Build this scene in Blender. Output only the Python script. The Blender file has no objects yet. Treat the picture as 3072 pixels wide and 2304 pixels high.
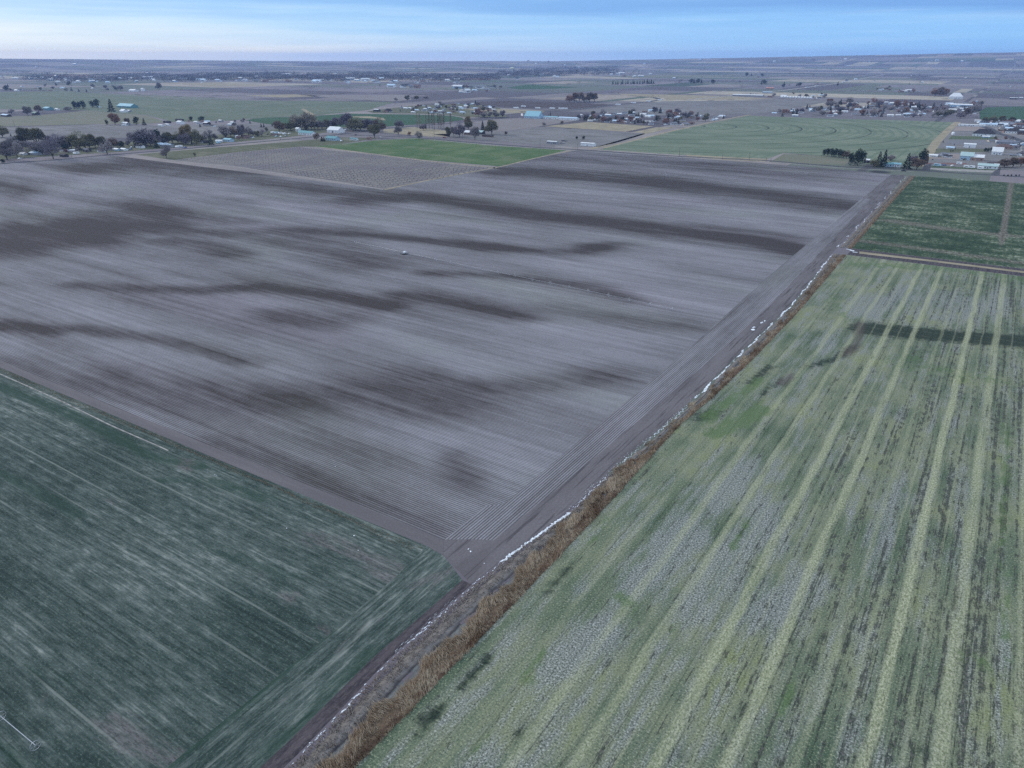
import bpy, bmesh, math, random
import numpy as np
from mathutils import Vector
from mathutils.geometry import delaunay_2d_cdt
random.seed(7); rng = np.random.default_rng(7)
sc = bpy.context.scene
COL = sc.collection
R = math.radians

# ------------------------------------------------------------------ camera
F, HZ, H = 2180.0, 172.0, 114.0                 # focal length in photo pixels, horizon row, height above ground (m)
TH = math.atan((1152 - HZ) / F)
d2 = np.array([(3100 - 1536) / F, 1 / math.cos(TH)]); d2 /= np.hypot(*d2)
e2 = np.array([d2[1], -d2[0]])
def _cam_ground(x, y):
    dx = (x - 1536) / F; dy = (1152 - y) / F
    r = (dx, math.cos(TH) + dy * math.sin(TH), -math.sin(TH) + dy * math.cos(TH))
    t = H / max(-r[2], 1e-4)
    return np.array([r[0] * t, r[1] * t])
C0 = _cam_ground(1417, 1666)
CAM = np.array([-(C0 @ e2), -(C0 @ d2)])        # field corner is the world origin; X runs across the ditch, Y along it
def G(x, y):
    g = _cam_ground(x, y) - C0
    return (float(g @ e2), float(g @ d2))
def proj(X, Y, Z=0):
    X = np.asarray(X, float); Y = np.asarray(Y, float)
    px = (X - CAM[0]) * e2[0] + (Y - CAM[1]) * d2[0]; py = (X - CAM[0]) * e2[1] + (Y - CAM[1]) * d2[1]
    pz = Z - H
    zc = py * math.cos(TH) - pz * math.sin(TH); yc = py * math.sin(TH) + pz * math.cos(TH)
    return 1536 + F * px / zc, 1152 - F * yc / zc, zc
def mpp(x, y):                                   # metres per photo pixel at a ground point
    return float(proj(*G(x, y))[2]) / F

cam = bpy.data.cameras.new("camera"); co = bpy.data.objects.new("camera", cam); COL.objects.link(co)
cam.sensor_width = 36; cam.lens = F / 3072 * 36; cam.clip_start = 1; cam.clip_end = 90000
co.location = (CAM[0], CAM[1], H)
co.rotation_euler = (math.pi / 2 - TH, 0, math.atan2(d2[0], d2[1]))
sc.camera = co

# ------------------------------------------------------------------ node helpers
class NT:
    def __init__(s, tree): s.t = tree; s.n = tree.nodes; s.l = tree.links
    def new(s, typ, **kw):
        n = s.n.new(typ)
        for k, v in kw.items(): setattr(n, k, v)
        return n
    def put(s, sock, v):
        if isinstance(v, bpy.types.NodeSocket): s.l.new(v, sock)
        elif isinstance(v, tuple) and len(v) == 3 and len(getattr(sock, 'default_value', (0,))) == 4: sock.default_value = (*v, 1)
        elif v is not None: sock.default_value = v
    def m(s, op, a, b=None, c=None, clamp=False):
        n = s.new('ShaderNodeMath', operation=op, use_clamp=clamp)
        s.put(n.inputs[0], a)
        if b is not None: s.put(n.inputs[1], b)
        if c is not None: s.put(n.inputs[2], c)
        return n.outputs[0]
    def mix(s, f, a, b, mode='MIX'):
        n = s.new('ShaderNodeMix', data_type='RGBA', blend_type=mode); n.clamp_factor = True
        s.put(n.inputs[0], f); s.put(n.inputs[6], a); s.put(n.inputs[7], b)
        return n.outputs[2]
    def rng(s, v, a, b, c=0.0, d=1.0, smooth=True):
        n = s.new('ShaderNodeMapRange', interpolation_type='SMOOTHSTEP' if smooth else 'LINEAR')
        s.put(n.inputs[0], v)
        for i, q in enumerate((a, b, c, d)): n.inputs[1 + i].default_value = q
        return n.outputs[0]
    def ramp(s, v, stops, interp='LINEAR'):
        n = s.new('ShaderNodeValToRGB'); cr = n.color_ramp; cr.interpolation = interp
        while len(cr.elements) > 1: cr.elements.remove(cr.elements[-1])
        cr.elements[0].position = stops[0][0]; cr.elements[0].color = (*stops[0][1], 1)
        for p, c in stops[1:]:
            el = cr.elements.new(p); el.color = (*c, 1)
        s.put(n.inputs[0], v); return n.outputs[0]
    def xyz(s):
        g = s.new('ShaderNodeNewGeometry'); q = s.new('ShaderNodeSeparateXYZ'); s.l.new(g.outputs['Position'], q.inputs[0])
        return q.outputs[0], q.outputs[1], q.outputs[2]
    def vec(s, x, y, z=0.0):
        n = s.new('ShaderNodeCombineXYZ'); s.put(n.inputs[0], x); s.put(n.inputs[1], y); s.put(n.inputs[2], z); return n.outputs[0]
    def noise(s, x, y, lx, ly, det=3, rough=.55, off=0.0, dist=0.0):
        v = s.vec(s.m('MULTIPLY_ADD', x, 1 / lx, off), s.m('MULTIPLY', y, 1 / ly), off)
        n = s.new('ShaderNodeTexNoise'); n.inputs['Scale'].default_value = 1; n.inputs['Detail'].default_value = det
        n.inputs['Roughness'].default_value = rough; n.inputs['Distortion'].default_value = dist
        s.l.new(v, n.inputs['Vector']); return n.outputs[0]
    def vor(s, x, y, lx, ly, feature='F1', out='Distance', rand=1.0):
        v = s.vec(s.m('MULTIPLY', x, 1 / lx), s.m('MULTIPLY', y, 1 / ly))
        n = s.new('ShaderNodeTexVoronoi', feature=feature); n.inputs['Scale'].default_value = 1; n.inputs['Randomness'].default_value = rand
        s.l.new(v, n.inputs['Vector']); return n.outputs[out]
    def rot(s, x, y, deg):
        c, k = math.cos(R(deg)), math.sin(R(deg))
        return (s.m('ADD', s.m('MULTIPLY', x, c), s.m('MULTIPLY', y, k)), s.m('SUBTRACT', s.m('MULTIPLY', y, c), s.m('MULTIPLY', x, k)))
    def attr(s, name, fac=True):
        n = s.new('ShaderNodeAttribute', attribute_name=name); return n.outputs['Fac' if fac else 'Color']
MATS = {}
def material(name, build, rough=.95, spec=.1):
    if name in MATS: return MATS[name]
    mt = bpy.data.materials.new(name); mt.use_nodes = True
    t = NT(mt.node_tree); b = t.n['Principled BSDF']
    b.inputs['Roughness'].default_value = rough; b.inputs['Specular IOR Level'].default_value = spec
    r = build(t)
    bump = None
    if isinstance(r, tuple) and len(r) == 2 and isinstance(r[0], bpy.types.NodeSocket): r, bump = r
    t.put(b.inputs['Base Color'], r)
    if bump is not None:
        bn = t.new('ShaderNodeBump'); bn.inputs['Strength'].default_value = bump[1]; bn.inputs['Distance'].default_value = bump[2]
        t.l.new(bump[0], bn.inputs['Height']); t.l.new(bn.outputs[0], b.inputs['Normal'])
    MATS[name] = mt; return mt
def flat(name, c, rough=.7, var=.12, spec=.3, metal=0.0):
    def f(t):
        x, y, z = t.xyz()
        n = t.new('ShaderNodeTexNoise'); n.inputs['Scale'].default_value = .8; n.inputs['Detail'].default_value = 3
        t.l.new(t.vec(x, y, z), n.inputs['Vector'])
        return t.mix(t.rng(n.outputs[0], .3, .7), tuple(q * (1 - var) for q in c), tuple(min(q * (1 + var), .9) for q in c))
    m_ = material(name, f, rough, spec); m_.node_tree.nodes['Principled BSDF'].inputs['Metallic'].default_value = metal
    return m_

# ------------------------------------------------------------------ world, sun, exposure
SUN_EL, SUN_AZ = 26, 205          # soft sun behind thin cloud, ahead and to the left of the camera
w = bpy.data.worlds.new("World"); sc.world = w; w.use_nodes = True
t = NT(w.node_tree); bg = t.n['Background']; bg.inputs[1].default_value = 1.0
sky = t.new('ShaderNodeTexSky', sky_type='NISHITA'); sky.sun_disc = False
sky.sun_elevation = R(SUN_EL); sky.sun_rotation = R(-60); sky.air_density = 1.2; sky.dust_density = 1.5
skyc = t.mix(1.0, sky.outputs[0], (.10, .10, .10), 'MULTIPLY')
tc = t.new('ShaderNodeTexCoord'); sp = t.new('ShaderNodeSeparateXYZ'); t.l.new(tc.outputs['Generated'], sp.inputs[0])
dx_, dy_, dz_ = sp.outputs
right = t.m('ADD', t.m('MULTIPLY', dx_, float(e2[0])), t.m('MULTIPLY', dy_, float(d2[0])))     # -1 left .. 1 right of the view
rgt = t.rng(right, -.6, .55)
nz = t.new('ShaderNodeTexNoise'); nz.inputs['Scale'].default_value = 1; nz.inputs['Detail'].default_value = 5; nz.inputs['Roughness'].default_value = .5
t.l.new(t.vec(t.m('MULTIPLY', right, 3.0), t.m('MULTIPLY', dz_, 60.0), t.m('MULTIPLY', dy_, 1.5)), nz.inputs['Vector'])
wob = t.m('MULTIPLY_ADD', t.m('SUBTRACT', nz.outputs[0], .5), .050, dz_)
elev = t.m('ADD', wob, t.m('MULTIPLY', rgt, .012))
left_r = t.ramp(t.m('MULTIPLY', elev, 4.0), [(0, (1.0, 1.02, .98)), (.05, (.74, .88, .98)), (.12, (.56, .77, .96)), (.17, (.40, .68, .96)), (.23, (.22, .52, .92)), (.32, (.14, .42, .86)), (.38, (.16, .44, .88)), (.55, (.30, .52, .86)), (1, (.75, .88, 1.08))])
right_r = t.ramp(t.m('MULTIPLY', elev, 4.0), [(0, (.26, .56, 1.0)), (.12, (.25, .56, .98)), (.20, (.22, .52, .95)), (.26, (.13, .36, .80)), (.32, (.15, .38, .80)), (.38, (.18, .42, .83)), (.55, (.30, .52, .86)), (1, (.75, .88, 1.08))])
cl = t.mix(rgt, left_r, right_r)
nz2 = t.new('ShaderNodeTexNoise'); nz2.inputs['Scale'].default_value = 1; nz2.inputs['Detail'].default_value = 6; nz2.inputs['Roughness'].default_value = .6
t.l.new(t.vec(t.m('MULTIPLY', right, 4.0), t.m('MULTIPLY', dz_, 80.0), t.m('MULTIPLY', dy_, 2.5)), nz2.inputs['Vector'])
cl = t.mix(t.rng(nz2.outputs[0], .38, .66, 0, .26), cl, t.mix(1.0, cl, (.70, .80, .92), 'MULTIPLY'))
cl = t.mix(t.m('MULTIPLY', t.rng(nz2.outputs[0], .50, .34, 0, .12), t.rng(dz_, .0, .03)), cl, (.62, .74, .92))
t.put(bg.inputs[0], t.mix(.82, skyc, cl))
sun = bpy.data.lights.new("sun", 'SUN'); sun.energy = 1.5; sun.angle = R(10); sun.color = (1, .95, .90)
so = bpy.data.objects.new("sun", sun); COL.objects.link(so)
saz = math.atan2(d2[0], d2[1]) + R(60)          # the sun stands ahead-left of the camera
so.rotation_euler = Vector((math.sin(saz) * math.cos(R(SUN_EL)), -math.cos(saz) * math.cos(R(SUN_EL)), -math.sin(R(SUN_EL)))).to_track_quat('-Z', 'Y').to_euler()
sky.sun_rotation = math.pi / 2 - math.atan2(math.cos(saz), -math.sin(saz))
sc.view_settings.view_transform = 'Standard'; sc.view_settings.look = 'None'; sc.view_settings.exposure = .30; sc.view_settings.gamma = 1
sc.cycles.use_denoising = False; sc.cycles.max_bounces = 4; sc.cycles.volume_bounces = 0; sc.cycles.diffuse_bounces = 2

# ------------------------------------------------------------------ object helpers
def tag(o, label=None, cat=None, group=None, kind=None):
    if label: o['label'] = label
    if cat: o['category'] = cat
    if group: o['group'] = group
    if kind: o['kind'] = kind
    return o
def mesh_obj(name, verts, faces, mat, parent=None, smooth=False):
    me = bpy.data.meshes.new(name); me.from_pydata([tuple(v) for v in verts], [], faces); me.update()
    if mat: me.materials.append(mat)
    if smooth:
        for p in me.polygons: p.use_smooth = True
    o = bpy.data.objects.new(name, me); COL.objects.link(o)
    if parent: o.parent = parent
    return o
def empty(name, loc, rz=0, label=None, cat=None, group=None):
    o = bpy.data.objects.new(name, None); COL.objects.link(o); o.location = loc; o.rotation_euler = (0, 0, rz)
    o.empty_display_size = .5
    return tag(o, label, cat, group)
def inside(poly, X, Y):
    X = np.asarray(X); Y = np.asarray(Y); r = np.zeros(X.shape, bool); n = len(poly)
    for i in range(n):
        x1, y1 = poly[i]; x2, y2 = poly[(i + 1) % n]
        c = (y1 > Y) != (y2 > Y)
        with np.errstate(divide='ignore', invalid='ignore'):
            r ^= c & (X < (x2 - x1) * (Y - y1) / ((y2 - y1) if y2 != y1 else 1e-9) + x1)
    return r
def sheet(name, poly, mat, z, step=None, label=None, masks=None, heightf=None):
    """a flat field; with step, it gets inner vertices that can carry soil / crop masks"""
    if step is None:
        vs = [(x, y, z) for x, y in poly]; fs = [tuple(range(len(poly)))]
        bm = bmesh.new(); f = bm.faces.new([bm.verts.new(v) for v in vs]); bmesh.ops.recalc_face_normals(bm, faces=[f])
        if f.normal.z < 0: f.normal_flip()
        bmesh.ops.triangulate(bm, faces=bm.faces[:])
        me = bpy.data.meshes.new(name); bm.to_mesh(me); bm.free(); me.materials.append(mat)
        o = bpy.data.objects.new(name, me); COL.objects.link(o)
        return tag(o, label, kind='structure')
    sx, sy = step if isinstance(step, tuple) else (step, step)
    P = []
    n = len(poly)
    for i in range(n):
        a, b = poly[i], poly[(i + 1) % n]; k = max(1, int(math.hypot(b[0] - a[0], b[1] - a[1]) / (max(sx, sy) * 1.0)))
        for j in range(k): P.append((a[0] + (b[0] - a[0]) * j / k, a[1] + (b[1] - a[1]) * j / k))
    nb = len(P)
    xs = np.arange(min(p[0] for p in poly) + sx / 2, max(p[0] for p in poly), sx); ys = np.arange(min(p[1] for p in poly) + sy / 2, max(p[1] for p in poly), sy)
    GX, GY = np.meshgrid(xs, ys); GX = GX.ravel(); GY = GY.ravel(); k = inside(poly, GX, GY)
    P += list(zip(GX[k].tolist(), GY[k].tolist()))
    vv, ee, ff, *_ = delaunay_2d_cdt([Vector(p) for p in P], [], [list(range(nb))], 1, 1e-4)
    X = np.array([v.x for v in vv]); Y = np.array([v.y for v in vv]); Z = np.full(len(X), float(z))
    if heightf: Z = Z + heightf(X, Y)
    ff = [tuple(f) for f in ff]
    o = mesh_obj(name, np.c_[X, Y, Z], ff, mat)
    if o.data.polygons[0].normal.z < 0: o.data.flip_normals()
    for mn, fn in (masks or {}).items():
        at = o.data.attributes.new(mn, 'FLOAT', 'POINT'); at.data.foreach_set('value', fn(X, Y).astype(np.float32))
    return tag(o, label, kind='structure')
def blot(strokes, soft=1.0):
    """strokes: [(points in photo pixels, half width along x, half height, strength)], laid down on the ground once"""
    def f(X, Y):
        sx, sy, _ = proj(X, Y); out = np.zeros(len(sx))
        for pts, rx, ry, st in strokes:
            rx *= soft; ry *= soft; p = np.array(pts, float) / (rx, ry); qx, qy = sx / rx, sy / ry; best = np.full(len(sx), 9e9)
            if len(p) == 1: best = (qx - p[0, 0]) ** 2 + (qy - p[0, 1]) ** 2
            for i in range(len(p) - 1):
                d = p[i + 1] - p[i]; u = np.clip(((qx - p[i, 0]) * d[0] + (qy - p[i, 1]) * d[1]) / (d @ d), 0, 1)
                best = np.minimum(best, (qx - p[i, 0] - u * d[0]) ** 2 + (qy - p[i, 1] - u * d[1]) ** 2)
            out = np.maximum(out, st * np.exp(-best * .9))
        return out
    return f
def PG(*pts): return [G(*p) for p in pts]

# ------------------------------------------------------------------ ground materials
def ortho(cA, cB, lx=60., ly=6., grain=1.5, third=None, k=(.38, .66)):
    def f(t):
        x, y, z = t.xyz()
        n1 = t.noise(x, y, lx, ly, 4, .6, 3.1); n3 = t.noise(x, y, 90, 60, 3, .6, 15.5); gr = t.noise(x, y, grain, grain, 3, .7)
        b = t.mix(t.rng(t.m('ADD', t.m('MULTIPLY', n1, .55), t.m('MULTIPLY', n3, .45)), *k), cA, cB)
        if third: b = t.mix(t.rng(t.noise(x, y, 50, 28, 3, .6, 44.), .52, .68, 0, .8), b, third)
        return t.mix(t.rng(gr, .35, .7, 0, .35), b, tuple(q * .6 for q in cA))
    return f
SOIL_L, SOIL_D = (.375, .362, .378), (.074, .063, .060)
def soil_mat(axis):
    def f(t):
        x, y, z = t.xyz()
        if axis: x, y = y, x             # x runs along the rows
        wet = t.attr('wet')
        n1 = t.noise(x, y, 120, 30, 5, .6, 3.1); n2 = t.noise(x, y, 320, 2.2, 4, .65, 7.7); n3 = t.noise(x, y, 90, .75, 3, .6, 1.7)
        gr = t.noise(x, y, .8, .8, 2, .75); n4 = t.noise(x, y, 500, 9, 3, .6, 12.7); cl = t.noise(x, y, 7, 2.5, 4, .7, 19.)
        wv = t.m('SINE', t.m('MULTIPLY_ADD', y, 2 * math.pi / .80, t.m('MULTIPLY', t.noise(x, y, 60, 60, 1), 2.0)))
        k = t.m('MULTIPLY', t.rng(t.m('ADD', t.m('MULTIPLY', wet, 1.12), t.m('MULTIPLY', t.m('SUBTRACT', t.noise(x, y, 55, 12, 5, .65, 63.), .5), .8)), -.10, 1.25), .86)
        for q, am in ((n1, 1.6), (n2, .75), (n3, .60), (n4, .35), (cl, .50)): k = t.m('ADD', k, t.m('MULTIPLY', t.m('SUBTRACT', q, .5), am))
        base = t.mix(t.rng(k, -.42, .82, smooth=False), SOIL_L, SOIL_D)
        base = t.mix(t.m('MULTIPLY', t.rng(t.noise(x, y, 120, 60, 2, .5, 21.), .5, .7), .5), base, t.mix(1.0, base, (.93, 1.0, .88), 'MULTIPLY'))
        base = t.mix(t.m('MULTIPLY', t.rng(t.noise(x, y, 170, 70, 2, .5, 41.), .5, .7), .5), base, t.mix(1.0, base, (1.04, .97, 1.03), 'MULTIPLY'))
        base = t.mix(t.rng(wv, .1, -.9, 0, .85), base, t.mix(1.0, base, (.26, .27, .30), 'MULTIPLY'))
        base = t.mix(t.rng(gr, .25, .75, .0, .55), base, t.mix(1.0, base, (.62, .62, .64), 'MULTIPLY'))
        return base, (t.m('ADD', t.m('MULTIPLY', wv, .12), t.m('MULTIPLY', gr, .35)), .8, .35)
    return f
M_soil = material('ploughed soil rows', soil_mat(False))
M_head = material('headland soil rows', soil_mat(True))
def bare_f(t):
    x, y, z = t.xyz()
    n1 = t.noise(x, y, 14, 60, 4, .6, 2.); n2 = t.noise(x, y, .8, 22, 3, .6, 4.4, .4); gr = t.noise(x, y, .7, .7, 2, .7)
    b = t.mix(t.rng(n1, .35, .65), (.165, .150, .155), (.105, .095, .098))
    b = t.mix(t.rng(n2, .52, .66, 0, .75), b, (.050, .045, .048))
    b = t.mix(t.rng(gr, .3, .7, 0, .4), b, (.09, .082, .085))
    return b, (gr, .5, .2)
M_bare = material('bare earth verge', bare_f)
M_bare2 = material('bare earth edge', ortho((.125, .115, .118), (.165, .150, .152), 30, 3, .6))
def mud_f(t):
    x, y, z = t.xyz()
    n1 = t.noise(x, y, 1.2, 14, 4, .65, 2.); gr = t.noise(x, y, .5, 1.2, 3, .7)
    b = t.mix(t.rng(n1, .35, .65), (.085, .072, .078), (.036, .032, .038))
    return t.mix(t.rng(gr, .45, .7, 0, .6), b, (.12, .105, .10)), (gr, .6, .15)
M_mud = material('dark mud strip', mud_f)
def wheat(axis):
    def f(t):
        x, y, z = t.xyz()
        if axis: x, y = y, x
        xr, yr = t.rot(x, y, 7 if not axis else 0)
        n1 = t.noise(x, y, 170, 1.9, 4, .65, 3.1); n2 = t.noise(xr, yr, 150, 1.2, 3, .6, 9.7); n3 = t.noise(x, y, 40, 18, 4, .6, 5.5)
        gr = t.noise(x, y, .8, .42, 3, .78); fine = t.noise(x, y, 22, .45, 3, .7, 31.); cl = t.noise(x, y, 5, 1.4, 4, .7, 77.)
        k = .5
        for q, am in ((n1, .34), (n2, .08), (n3, .46), (fine, .34), (cl, .50)): k = t.m('ADD', k, t.m('MULTIPLY', t.m('SUBTRACT', q, .5), am))
        b = t.ramp(t.rng(k, .33, .72, smooth=False), [(0, (.018, .032, .028)), (.32, (.038, .058, .050)), (.62, (.086, .110, .097)), (1, (.26, .28, .25))])
        b = t.mix(t.rng(gr, .52, .78, 0, .75), b, (.20, .24, .19))
        b = t.mix(t.rng(gr, .46, .28, 0, .7), b, (.014, .028, .020))
        drl = t.m('SINE', t.m('MULTIPLY_ADD', y, 2 * math.pi / 1.35, t.m('MULTIPLY', t.noise(x, y, 90, 90, 1), 4.0)))
        b = t.mix(t.m('MULTIPLY', t.rng(drl, .2, 1., 0, .55), t.rng(t.noise(x, y, 30, 6, 3, .6, 5.), .40, .62)), b, t.mix(1.0, b, (.42, .46, .44), 'MULTIPLY'))
        trk = t.m('ABSOLUTE', t.m('SUBTRACT', t.m('PINGPONG', y, 9.5), 4.0))
        b = t.mix(t.m('MULTIPLY', t.rng(trk, .35, .15, 0, .5), t.rng(t.noise(x, y, 60, 4, 3, .6, 15.), .45, .6)), b, (.23, .25, .22))
        soil = t.m('ADD', t.attr('bare'), t.m('MULTIPLY', t.m('SUBTRACT', t.noise(x, y, 9, 1.6, 5, .75, 8.), .5), 1.8))
        sc_ = t.mix(t.rng(t.noise(x, y, 1.5, .5, 3, .7, 2.), .45, .62), (.19, .165, .165), (.075, .062, .064))
        b = t.mix(t.rng(soil, .35, 1.0, 0, .60), b, sc_)
        dk = t.m('ADD', t.attr('dark'), t.m('MULTIPLY', t.m('SUBTRACT', t.noise(x, y, 12, 2, 3, .6, 28.), .5), .5))
        b = t.mix(t.rng(dk, .25, .8, 0, .62), b, (.018, .046, .030))
        lt = t.m('ADD', t.attr('pale'), t.m('MULTIPLY', t.m('SUBTRACT', t.noise(x, y, 7, 1, 3, .6, 48.), .5), .6))
        b = t.mix(t.rng(lt, .3, .9, 0, .85), b, (.30, .31, .28))
        return b, (gr, .5, .15)
    return f
M_wheat = material('dark green winter crop', wheat(False)); M_wheat2 = material('winter crop drilled along the ditch', wheat(True))
STR = [(56, .3, .4), (67, .3, .4), (88, .4, .4), (98.5, .35, .4), (110, .3, .4), (40.5, .55, 1.3), (50, .6, 1.1), (62, .85, 1.35), (72.5, .85, 1.3), (93, 1.0, 1.35), (104, .8, 1.6), (83, .35, .8), (116, .6, 1.6), (128, .7, 1.8), (30, .3, .8), (140, .6, 2)]
def stripes_f(t):
    x, y, z = t.xyz()
    y2 = y
    wobx = t.m('ADD', x, t.m('MULTIPLY', t.m('SUBTRACT', t.noise(x, y, 30, 30, 2), .5), 2.2))
    st = None
    for a, s, wd in STR:
        d = t.m('ABSOLUTE', t.m('SUBTRACT', wobx, a)); v = t.rng(d, wd * 1.15, wd * .45, 0, s); st = v if st is None else t.m('MAXIMUM', st, v)
    st = t.m('MULTIPLY', st, t.rng(t.noise(x, y, 2.2, 34, 5, .75, 77.), .32, .54, .18, 1))
    n1 = t.noise(x, y, 4.2, 60, 5, .65, 3.1); n2 = t.noise(x, y, 1.1, 70, 4, .7, 9.7); n3 = t.noise(x, y, 18, 22, 3, .5, 15.5)
    gr = t.noise(x, y, .42, .42, 2, .85); g2 = t.noise(x, y, .42, .9, 2, .7, 50.)
    g = t.ramp(t.rng(t.m('ADD', t.m('MULTIPLY', n1, .5), t.m('MULTIPLY', n3, .5)), .36, .64, smooth=False), [(0, (.066, .098, .060)), (.4, (.125, .152, .098)), (.7, (.185, .200, .125)), (1, (.190, .212, .092))])
    stub = t.m('ADD', t.m('ADD', t.attr('stubble'), t.m('MULTIPLY', t.m('SUBTRACT', n1, .5), 1.5)), t.m('MULTIPLY', t.m('SUBTRACT', t.noise(x, y, 3, 14, 4, .7, 91.), .5), 1.3))
    stub = t.rng(stub, -.10, .40, 0, .85)
    g = t.mix(stub, g, t.mix(t.rng(gr, .4, .6), (.115, .122, .112), (.27, .285, .26)))
    g = t.mix(t.rng(gr, .55, .68, 0, .9), g, t.mix(stub, (.33, .35, .22), (.50, .51, .47)))
    g = t.mix(t.rng(gr, .46, .34, 0, .75), g, (.030, .046, .036))
    dk = t.rng(t.m('ADD', t.m('ADD', t.m('MULTIPLY', t.m('SUBTRACT', n2, .5), 1.7), t.m('MULTIPLY', t.m('SUBTRACT', t.noise(x, y, 1.4, 4, 5, .8, 61.), .5), 1.6)), t.rng(x, 30, 110, -.05, .14)), .17, .30)
    g = t.mix(t.m('MULTIPLY', dk, .8), g, t.mix(t.rng(g2, .45, .6), (.022, .030, .024), (.085, .078, .070)))
    cl = t.m('ADD', t.attr('dark'), t.m('MULTIPLY', t.m('SUBTRACT', t.noise(x, y, 3.4, 2.6, 5, .75, 28.), .5), 1.5))
    g = t.mix(t.m('MULTIPLY', t.rng(cl, .22, .80, 0, .95), t.rng(t.m('ABSOLUTE', t.m('SUBTRACT', t.m('PINGPONG', y, 7.), 3.5)), 3.45, 3.25, .6, 1)), g, t.mix(t.rng(g2, .4, .6), (.012, .020, .016), (.036, .052, .034)))
    g = t.mix(t.m('MULTIPLY', st, t.rng(gr, .36, .56, .35, .9)), g, t.mix(t.rng(g2, .35, .65), (.215, .235, .125), (.46, .46, .31)))
    gg = t.m('ADD', t.attr('green'), t.m('MULTIPLY', t.m('SUBTRACT', t.noise(x, y, 3, 7, 5, .75, 128.), .5), 1.6))
    g = t.mix(t.rng(gg, .35, .75, 0, .75), g, t.mix(t.rng(gr, .4, .6), (.062, .105, .045), (.120, .175, .068)))
    br = t.m('ADD', t.attr('brown'), t.m('MULTIPLY', t.m('SUBTRACT', t.noise(x, y, 3, 6, 4, .65, 228.), .5), .7))
    g = t.mix(t.rng(br, .35, 1.0, 0, .65), g, t.mix(t.rng(gr, .4, .6), (.050, .040, .036), (.12, .10, .085)))
    g = t.mix(t.rng(t.m('ABSOLUTE', t.m('SUBTRACT', t.m('PINGPONG', t.m('ADD', x, t.m('MULTIPLY', t.noise(x, y, 50, 50, 1), 2.)), 5.2), 2.6)), .22, .08, 0, .38), g, t.mix(1.0, g, (.42, .44, .42), 'MULTIPLY'))
    return g, (gr, .5, .2)
M_strip = material('striped pale green forage', stripes_f)
def clover_f(t):
    x, y, z = t.xyz()
    n1 = t.noise(x, y, 3.0, 16, 4, .6, 3.1); n3 = t.noise(x, y, 26, 16, 3, .6, 15.5); gr = t.noise(x, y, 1.8, 3.2, 3, .7)
    g = t.ramp(t.rng(t.m('ADD', t.m('MULTIPLY', n1, .4), t.m('MULTIPLY', n3, .6)), .36, .66, smooth=False), [(0, (.018, .038, .020)), (.45, (.040, .066, .034)), (.75, (.085, .108, .064)), (1, (.16, .18, .125))])
    pl = t.rng(t.m('ADD', gr, t.m('MULTIPLY', t.m('SUBTRACT', n3, .5), .6)), .55, .74, 0, .8)
    g = t.mix(pl, g, (.27, .31, .22))
    g = t.mix(t.rng(gr, .42, .28, 0, .6), g, (.012, .028, .014))
    return t.mix(t.rng(t.attr('brown'), .3, .8, 0, .8), g, t.mix(t.rng(gr, .4, .6), (.085, .07, .055), (.20, .18, .15)))
M_clover = material('deep green clover with pale flecks', clover_f)
def orchard_f(t):
    x, y, z = t.xyz()
    n3 = t.noise(x, y, 60, 60, 3, .6, 15.5)
    wy = t.m('SINE', t.m('MULTIPLY_ADD', y, 2 * math.pi / 9.0, t.m('MULTIPLY', t.noise(x, y, 16, 30, 2), 4.0)))
    wx = t.m('SINE', t.m('MULTIPLY_ADD', x, 2 * math.pi / 11.0, t.m('MULTIPLY', t.noise(x, y, 60, 60, 2), 3.0)))
    b = t.mix(t.rng(n3, .35, .65), (.165, .150, .155), (.215, .200, .175))
    b = t.mix(t.rng(wy, .0, -.9, 0, .55), b, (.085, .075, .075))
    b = t.mix(t.rng(wx, .4, 1., 0, .30), b, (.10, .09, .09))
    return b
M_orch = material('orchard floor', orchard_f)
def circle_f(t):
    x, y, z = t.xyz()
    cx, cy = CC
    dx = t.m('SUBTRACT', x, cx); dy = t.m('SUBTRACT', y, cy)
    r = t.m('SQRT', t.m('ADD', t.m('MULTIPLY', dx, dx), t.m('MULTIPLY', dy, dy)))
    ph = t.m('PINGPONG', t.m('ADD', r, 27.0), 27.4)            # wheel tracks of the pivot every 54.8 m
    ring = t.rng(ph, 2.2, .9, 0, 1)
    out = t.rng(r, 425, 430, 1, 0)
    sw = t.m('SINE', t.m('MULTIPLY_ADD', r, 2 * math.pi / 13.5, t.m('MULTIPLY', t.noise(x, y, 70, 70, 2), 5.)))
    rows = t.m('SINE', t.m('MULTIPLY', x, 2 * math.pi / 14.))
    b = t.mix(t.rng(t.noise(x, y, 90, 60, 4, .6), .35, .65), (.125, .158, .102), (.180, .205, .140))
    b = t.mix(t.m('MULTIPLY', t.rng(sw, -.2, 1., 0, .5), out), b, (.085, .13, .085))
    b = t.mix(t.m('MULTIPLY', t.rng(rows, .2, 1., 0, .5), t.m('SUBTRACT', 1., out)), b, (.08, .125, .08))
    b = t.mix(t.m('MULTIPLY', t.m('MULTIPLY', ring, out), t.rng(t.noise(x, y, 90, 120, 3, .6, 9.), .36, .5, .25, .9)), b, (.030, .045, .035))
    return b
CC = (-385 * 1.0556, 1165 * 1.0556)
M_circ = material('centre pivot crop', circle_f)
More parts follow.
